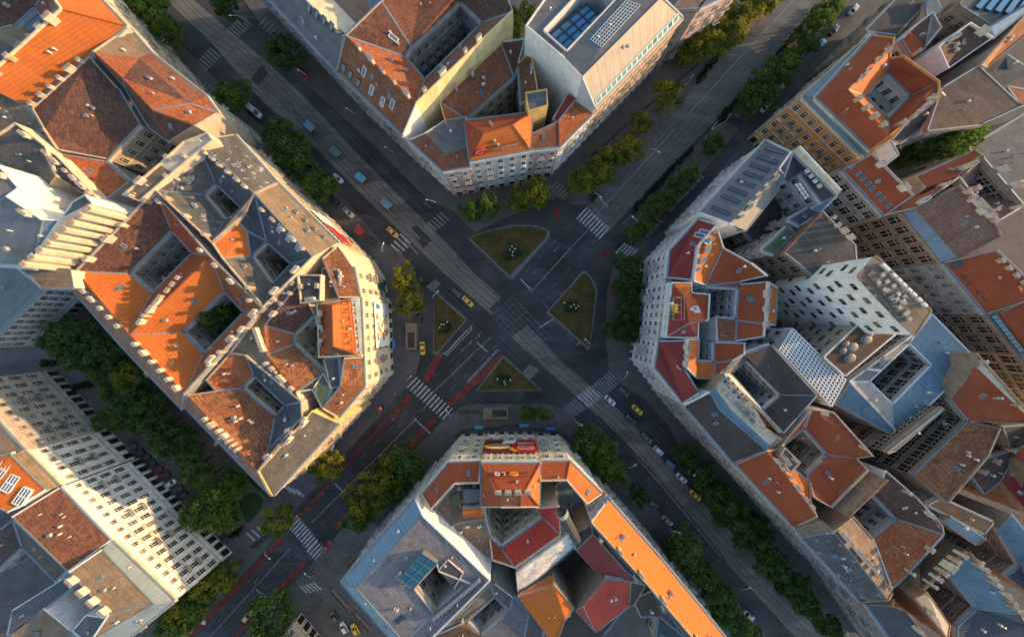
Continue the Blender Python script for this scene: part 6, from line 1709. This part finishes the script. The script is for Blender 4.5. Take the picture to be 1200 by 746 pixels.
# curving terrace fence in front of the south palace
fr = empty('terrace_fence', W(595,498,.12), 0, 'dark curving terrace fence with turquoise awnings before the south palace', 'fence')
m = MB(); fp = [(532,512),(540,506),(552,503),(566,502),(582,502),(592,499.5),(604,499),(616,500),(628,503),(645,503),(655,508),(660,514)]
Pf = [W(x, y, 1.2) for x, y in fp]
for a, b in zip(Pf, Pf[1:]): m.bar(a-Vector((0,0,.5)), b-Vector((0,0,.5)), .12, 1.15, 'dark_steel')
m.build('panel', fr)
for x, y, mt, ww in ((561,500.5,'teal_paint',3.0),(614,498.3,'teal_paint',3.2),(645,502,'sign_blue',3.2)):
    m = MB(); p = W(x, y, 2.6); m.box(p,(ww/2,0,0),(0,.6,.1),(0,0,.04),mt); m.build('awning', fr)
    m = MB(); m.bar(W(x,y,.12), p, .06,.06,'steel'); m.build('post', fr)
# ================================================================ signs and banners
FONT = None
def text(name, s, parent, M, size, mat, depth=.08, squash=1.0):
    cu = bpy.data.curves.new(name, 'FONT'); cu.body = s; cu.size = size; cu.extrude = depth; cu.align_x = 'CENTER'; cu.align_y = 'CENTER'
    t = bpy.data.objects.new('tmp', cu); dg = bpy.context.evaluated_depsgraph_get()
    COL.objects.link(t); dg.update(); me = bpy.data.meshes.new_from_object(t.evaluated_get(dg)); bpy.data.objects.remove(t)
    me.name = name; me.materials.clear(); me.materials.append(MATS[mat]); me.transform(Matrix.Diagonal((squash,1,1,1)))
    o = bpy.data.objects.new(name, me); COL.objects.link(o); o.parent = parent; o.matrix_local = M
    return o
def upright(a, b, z, lift):
    """frame for a sign standing on the line a-b (left to right for its reader): x along, y up, z towards the reader"""
    x = (b-a).normalized(); y = Vector((0,0,1)); zz = x.cross(y)
    return Matrix((x, y, zz)).transposed().to_4x4()
def roofsign(label, r, x0, y0, x1, y1, z, pieces, hgt, frame='dark_steel', cat='roof sign'):
    a, b = W(*PX(r,x0,y0),z), W(*PX(r,x1,y1),z); mid = (a+b)/2; root = empty('roof_sign', mid, 0, label, cat)
    M = upright(a, b, z, 0); L = (b-a).length
    for off, s, size, mat in pieces:
        if s == 'disc':
            m = MB(); n = 20; m.prism([(size*math.cos(k*6.2832/n), size*.92*math.sin(k*6.2832/n)) for k in range(n)], -.15, .15, mat, bottom=True); o = m.build('disc', None); o.parent = root; o.matrix_local = Matrix.Translation(M@Vector((off,hgt,.1)))@M
            if mat == 'sign_red':
                for r0, a0, a1, mt in ((.62,.6,3.4,'sign_white'),(.34,3.6,6.2,'sign_white')):
                    q = MB()
                    for k in range(8):
                        t0, t1 = a0+(a1-a0)*k/8, a0+(a1-a0)*(k+1)/8
                        q.face([(size*rr*math.cos(t), size*rr*.9*math.sin(t), .0) for rr, t in ((r0,t0),(r0+.14,t0),(r0+.14,t1),(r0,t1))], mt)
                    w_ = q.build('emblem', None); w_.parent = o; w_.location = (0,0,.155)
        else:
            text('letter', s, root, Matrix.Translation(M@Vector((off,hgt,.1)))@M, size, mat)
    for zz in (.35, hgt*2-.2):
        m = MB(); m.bar((-L/2,zz,-.1),(L/2,zz,-.1),.1,.1,frame); o = m.build('frame', None); o.parent = root; o.matrix_local = M.copy()
    n = max(2, int(L/4))
    for k in range(n):
        x = -L/2+L*k/(n-1); m = MB(); m.bar((x,-1.4,-.16),(x,hgt*2-.1,-.16),.1,.1,frame,(0,0,1)); m.bar((x,hgt*1.7,-.2),(x,-1.2,-2.0),.08,.08,frame); o = m.build('strut', None); o.parent = root; o.matrix_local = M.copy()
    return root
roofsign('big pale blue letters on a frame along the orange tower roof of the west palace',14,868,352,846,128,26.2,
         [(o, c, 2.1, 'letter_blue') for o, c in zip(np.linspace(-6.6,6.6,7), 'SAMSUNG')], 1.1)
roofsign('rooftop sign with an orange-red disc and two white letters on the south palace',22,68,285,-105,285,26.2,[(-1.6,'disc',1.25,'sign_orange'),(1.1,'L',2.3,'sign_white'),(2.9,'G',2.3,'sign_white')],1.2)
roofsign('rooftop sign with a red swirl disc and gray letters on the north palace tower',3,610,715,850,665,23.2,[(-5.6,'disc',1.7,'sign_red'),(1.5,'vodafone',1.9,'plaster_gray')],1.2)
# gantry sign seen from behind on the east palace tower
sg = empty('roof_sign', W(*PX(17,120,160),28), 0, 'steel gantry with a yellow shell-shaped sign seen on the dark red tower roof, east palace', 'roof sign')
m = MB()
A = [W(*PX(17,x,y),z) for x,y,z in ((103,112,27.5),(100,215,27.5),(150,112,28.5),(150,215,28.5))]
for a, b in ((A[0],A[1]),(A[2],A[3]),(A[0],A[2]),(A[1],A[3])): m.bar(a,b,.12,.12,'steel'); m.bar(a+Vector((0,0,1.6)),b+Vector((0,0,1.6)),.1,.1,'steel')
for f in (0,.33,.66,1): p=A[0].lerp(A[1],f); m.bar(p-Vector((0,0,2.2)),p+Vector((0,0,1.7)),.1,.1,'steel'); q=A[2].lerp(A[3],f); m.bar(p+Vector((0,0,1.6)),q,.08,.08,'steel')
m.build('frame', sg)
m = MB(); p = W(*PX(17,122,162),29); R=[Vector((.3*math.sin(k*.6),1.25*math.cos(k*.628),1.1*math.sin(k*.628))) for k in range(10)]
for k in range(10): m.face([p+R[k],p+R[(k+1)%10],p+Vector((.35,0,0))],'sign_yellow'); m.face([p+R[(k+1)%10]+Vector((-.1,0,0)),p+R[k]+Vector((-.1,0,0)),p+Vector((-.4,0,0))],'sign_yellow')
m.build('emblem', sg)
for y in (122,136,192,206):
    m = MB(); p = W(*PX(17,107,y),28.6); m.box(p,(.12,0,0),(0,.55,0),(0,0,.6),'green_paint' if y!=136 else 'sign_white'); m.build('letter_box', sg)
m = MB(); 
for x,y in ((215,158),(222,175),(205,165)):
    p = W(*PX(17,x,y),28.4); m.box(p,(.7,0,0),(0,.4,0),(0,0,.4),'steel_white')
m.build('floodlight', sg)
for x, y, rr in ((188,255,1.0),): pass
def wall_frame(r, x0, y0, x1, y1, z0, z1, zt):
    """points on a facade: the top line is surveyed at height zt; returns f(u,v) on the wall, u along, v up"""
    a, b = W(*PX(r,x0,y0),zt), W(*PX(r,x1,y1),zt)
    t = (b-a).normalized(); n = Vector((-t.y,t.x,0))
    if n.dot(-(a+b)) < 0: n = -n
    return a, b, n
def banner(name, label, r, x0, y0, x1, y1, zt, z0, z1, mat, cat, proud=.5, border=None):
    a, b, n = wall_frame(r, x0, y0, x1, y1, z0, z1, zt); root = empty(name, Vector(((a.x+b.x)/2,(a.y+b.y)/2,z0))+n*proud, 0, label, cat)
    f = lambda u, v, d=0: Vector((a.x+(b.x-a.x)*u, a.y+(b.y-a.y)*u, z0+(z1-z0)*v))+n*(proud+d)
    m = MB(); c = f(.5,.5,-.06); m.box(c, (b-a).to_2d().to_3d()/2, n*.06, (0,0,(z1-z0)/2), mat); m.build('panel', root)
    return root, f, n
def patch(root, f, name, poly, mat, d=.012):
    m = MB(); m.face([f(u, v, d) for u, v in poly], mat); return m.build(name, root)
def ell(cu, cv, ru, rv, n=16, a0=0): return [(cu+ru*math.cos(k*6.2832/n+a0), cv+rv*math.sin(k*6.2832/n+a0)) for k in range(n)]
# billboard on the south palace front (reader stands north, so his left is east: u runs east to west)
root, f, n = banner('billboard','wide red and brown food billboard hung on the front of the south palace',22,122,240,-141,240,23,9.5,19.0,'sign_red','billboard',1.3)
patch(root,f,'photo_panel',[(.48,.0),(1,0),(1,1),(.44,1)],'sign_brown')
patch(root,f,'food_picture',ell(.74,.58,.25,.22),'food_gold',.02); patch(root,f,'food_picture',ell(.76,.56,.18,.11),'food_red',.03); patch(root,f,'food_picture',ell(.72,.66,.22,.07),'canvas_white',.035)
patch(root,f,'price_panel',[(.36,.02),(.62,.06),(.66,.36),(.42,.34)],'sign_white',.04); patch(root,f,'swoosh',[(.34,.95),(.42,.98),(.52,.80),(.46,.60),(.44,.75)],'food_gold',.022)
def wall_text(root, f, n, s, u, v, size, mat, up=1, d=.06, squash=1):
    x = (f(1,.5)-f(0,.5)).normalized(); M = Matrix((x, Vector((0,0,up)), x.cross(Vector((0,0,up))))).transposed().to_4x4()
    return text('lettering', s, root, Matrix.Translation(f(u,v,d)-root.location)@M, size, mat, .01, squash)
wall_text(root,f,n,'HIGIÉNIA',.2,.30,1.3,'sign_white'); patch(root,f,'label_frame',[(.06,.52),(.35,.52),(.35,.82),(.06,.82)],'sign_white',.02); patch(root,f,'label_panel',[(.07,.55),(.34,.55),(.34,.79),(.07,.79)],'sign_red',.03)
wall_text(root,f,n,'KÓSTOLJA',.205,.67,1.15,'sign_white')
# banner on the west palace (reader stands east, his left is south)
root, f, n = banner('facade_banner','white banner with brown and gold round shapes on the west palace front',14,884,355,872,128,23.3,4.6,15.5,'canvas_white','banner',.6)
rb = random.Random(3)
for k in range(17):
    cu, cv = rb.uniform(.15,.78), rb.uniform(.15,.85); ru = rb.uniform(.035,.07)
    patch(root,f,'round_picture',ell(cu,cv,ru,ru*1.6),rb.choice(('food_gold','bark','food_gold','food_red')),.012+k*.002); patch(root,f,'round_picture',ell(cu+.01,cv+.02,ru*.5,ru*.8),'food_gold',.05+k*.002)
patch(root,f,'blue_panel',[(.86,.62),(.96,.62),(.98,.88),(.86,.9)],'sign_blue',.015)
root, f, n = banner('shop_sign','deep blue shop sign at the foot of the west palace front',14,884,380,884,330,23.3,1.6,4.4,'sign_blue','sign',1.4)
patch(root,f,'emblem',[(.42,.4),(.58,.4),(.58,.62),(.42,.62)],'sign_white')
root, f, n = banner('facade_banner','long red and yellow banner on the boulevard front of the bare brown roof house',8,760,478,600,320,22,11,18.5,'canvas_white','banner',.6)
patch(root,f,'red_field',[(0,.25),(.55,.35),(.62,1),(0,1)],'sign_red'); patch(root,f,'gold_field',[(0,0),(.3,0),(.5,.35),(0,.25)],'food_gold',.014)
root, f, n = banner('green_sign','green shop banners on the upper corner front of the west palace',8,858,690,845,640,23.2,3.6,8.2,'green_paint','sign',.7)
# graffiti on the end wall beside the long orange roof
gw = empty('graffiti', W(*PX(28,400,165),21), 0, 'blue bubble graffiti with red script on the pale end wall of the long orange roof', 'graffiti')
a, b = W(*PX(28,362,216),27), W(*PX(28,440,112),22.5); x = (b-a).to_2d().to_3d().normalized(); nn = Vector((-x.y,x.x,0))
if nn.dot(-(a+b)) < 0: nn = -nn
for s, off, z, size, mat, d in (('aKCo',5.0,22.4,3.9,'sign_blue',.05),('aKCo',5.0,22.45,3.3,'letter_blue',.09),('Oxin',6.4,19.6,1.9,'sign_red',.05),('TRO',3.0,19.4,1.4,'dark_steel',.05)):
    xx = -x if x.cross(Vector((0,0,1))).dot(nn) < 0 else x; M = Matrix((xx, Vector((0,0,1)), xx.cross(Vector((0,0,1))))).transposed().to_4x4()
    p = Vector((a.x,a.y,z))+x*off+nn*d; text('lettering', s, gw, Matrix.Translation(p-gw.location)@M, size, mat, .015)
# ================================================================ people on the platforms and pavements
def person_mesh(seed, stride):
    me = bpy.data.meshes.new('person'); V = [(0,0,.95),(0,0,1.15),(0,0,1.42),(0,0,1.52),(0,.02,1.66),
        (.10,0,.92),(.11,stride,.5),(.11,stride*1.2-.05,.07),(.11,stride*1.2+.12,.04),(-.10,0,.92),(-.11,-stride,.5),(-.11,-stride*1.6,.09),(-.11,-stride*1.6+.15,.04),
        (.2,0,1.40),(.25,-stride*.5,1.12),(.24,-stride*.4+.1,.88),(-.2,0,1.40),(-.25,stride*.5,1.12),(-.24,stride*.4+.1,.88)]
    E = [(0,1),(1,2),(2,3),(3,4),(0,5),(5,6),(6,7),(7,8),(0,9),(9,10),(10,11),(11,12),(2,13),(13,14),(14,15),(2,16),(16,17),(17,18)]
    R = [.15,.14,.15,.06,.10,.10,.07,.05,.045,.10,.07,.05,.045,.075,.05,.04,.075,.05,.04]
    me.from_pydata(V, E, []); o = bpy.data.objects.new('tmp', me); COL.objects.link(o); md = o.modifiers.new('s','SKIN'); o.modifiers.new('u','SUBSURF').levels = 1
    for i, r in enumerate(R): me.skin_vertices[0].data[i].radius = (r, r*.8 if i < 3 else r)
    me.skin_vertices[0].data[0].use_root = True
    dg = bpy.context.evaluated_depsgraph_get(); dg.update(); out = bpy.data.meshes.new_from_object(o.evaluated_get(dg)); bpy.data.objects.remove(o)
    out.materials.clear()
    for m in ('cloth_dark','cloth_top','skin'): out.materials.append(MATS[m])
    for p in out.polygons:
        z = p.center.z; p.material_index = 2 if z > 1.53 or (abs(p.center.x) > .2 and z < .93) else 1 if z > .93 else 0
        p.use_smooth = True
    return out
plain_mat('cloth_dark',(.03,.032,.04),.9); plain_mat('cloth_top',(.10,.11,.13),.9); plain_mat('skin',(.42,.25,.17),.6); plain_mat('hair',(.03,.02,.015),.7)
plain_mat('cloth_light',(.5,.48,.46),.9); plain_mat('cloth_red',(.3,.05,.05),.9)
hm = MB(); 
for i in range(3):
    for k in range(8):
        t0, t1 = i*.52, (i+1)*.52; a0, a1 = k*.785, (k+1)*.785
        g = lambda t, a: (.112*math.sin(t)*math.cos(a), .02+.118*math.sin(t)*math.sin(a)-.015, 1.66+.125*math.cos(t))
        hm.face([g(t1,a0), g(t1,a1), g(t0,a1), g(t0,a0)] if i else [g(t1,a0), g(t1,a1), (0,.005,1.785)], 'hair')
HAIR = hm.mesh('hair'); PER = [person_mesh(1,.16), person_mesh(2,.03)]
for x, y, a, k, mt, l in ((344,124,.5,1,'cloth_top','person in dark clothes standing between tram shelters, nearest the top'),(347,133,2,1,'cloth_dark','person in dark jacket waiting above the farthest tram shelter'),
    (380,163,1.2,1,'cloth_top','person in dark clothes waiting between the third and farthest tram shelters'),(411,196,3,0,'cloth_light','person in pale top walking between the second and third tram shelters'),
    (466,257,.3,1,'cloth_dark','person in black standing below the nearest tram shelter'),(499,284,4,0,'cloth_top','person in dark clothes walking at the platform end near the crosswalk'),
    (464,460,2.5,0,'cloth_light','person in pale top walking towards the avenue crosswalk by the west palace'),(456,468,5,0,'cloth_red','person in red top walking on the pavement by the red-awning cart'),
    (511,513,1,0,'cloth_dark','person in dark clothes walking on the south pavement by the avenue crosswalk'),(386,664,3,0,'cloth_red','person in red top on the pavement opposite the office block'),
    (378,700,2,1,'cloth_dark','person in dark clothes standing by the lower hedge troughs')):
    p = W(x, y, .12); z = .006 if y < 290 else .12
    r = empty('person', (p.x, p.y, z), a, l, 'person', 'people on foot'); o = put('body', PER[k], r, (0,0,0)); o.material_slots[1].link = 'OBJECT'; o.material_slots[1].material = MATS[mt]; put('hair', HAIR, r, (0,0,0))
# ================================================================ light, sky, camera
EL, AZ = 10.0, 9.0           # sun height, and its bearing north of the picture's right
wd = bpy.data.worlds.new('World'); scene.world = wd; wd.use_nodes = True
nt = wd.node_tree; bg = nt.nodes['Background']; sky = nt.nodes.new('ShaderNodeTexSky')
sky.sky_type = 'NISHITA'; sky.sun_disc = False; sky.sun_elevation = math.radians(EL); sky.sun_rotation = math.radians(90-AZ)
sky.air_density = 1.0; sky.dust_density = 0.8; sky.ozone_density = 1.0
nt.links.new(sky.outputs[0], bg.inputs['Color']); bg.inputs['Strength'].default_value = 0.15
sd = bpy.data.lights.new('sun', 'SUN'); sd.energy = 3.1; sd.angle = math.radians(.6); sd.color = (1.0, .61, .27)
so = bpy.data.objects.new('sun', sd); COL.objects.link(so)
d = Vector((math.cos(math.radians(AZ))*math.cos(math.radians(EL)), math.sin(math.radians(AZ))*math.cos(math.radians(EL)), math.sin(math.radians(EL))))
so.rotation_euler = d.to_track_quat('Z', 'Y').to_euler(); so.location = d*300
cd = bpy.data.cameras.new('camera'); co = bpy.data.objects.new('camera', cd); COL.objects.link(co)
co.location = (0, 0, H); co.rotation_euler = (0, 0, 0); cd.sensor_width = 36; cd.lens = 36*F/1200; cd.clip_end = 3000
scene.camera = co
scene.view_settings.view_transform = 'Standard'; scene.view_settings.look = 'None'; scene.view_settings.gamma = 1
scene.view_settings.exposure = 1.38
scene.cycles.max_bounces = 5; scene.cycles.diffuse_bounces = 3; scene.cycles.glossy_bounces = 2; scene.cycles.transmission_bounces = 2
scene.cycles.use_denoising = True
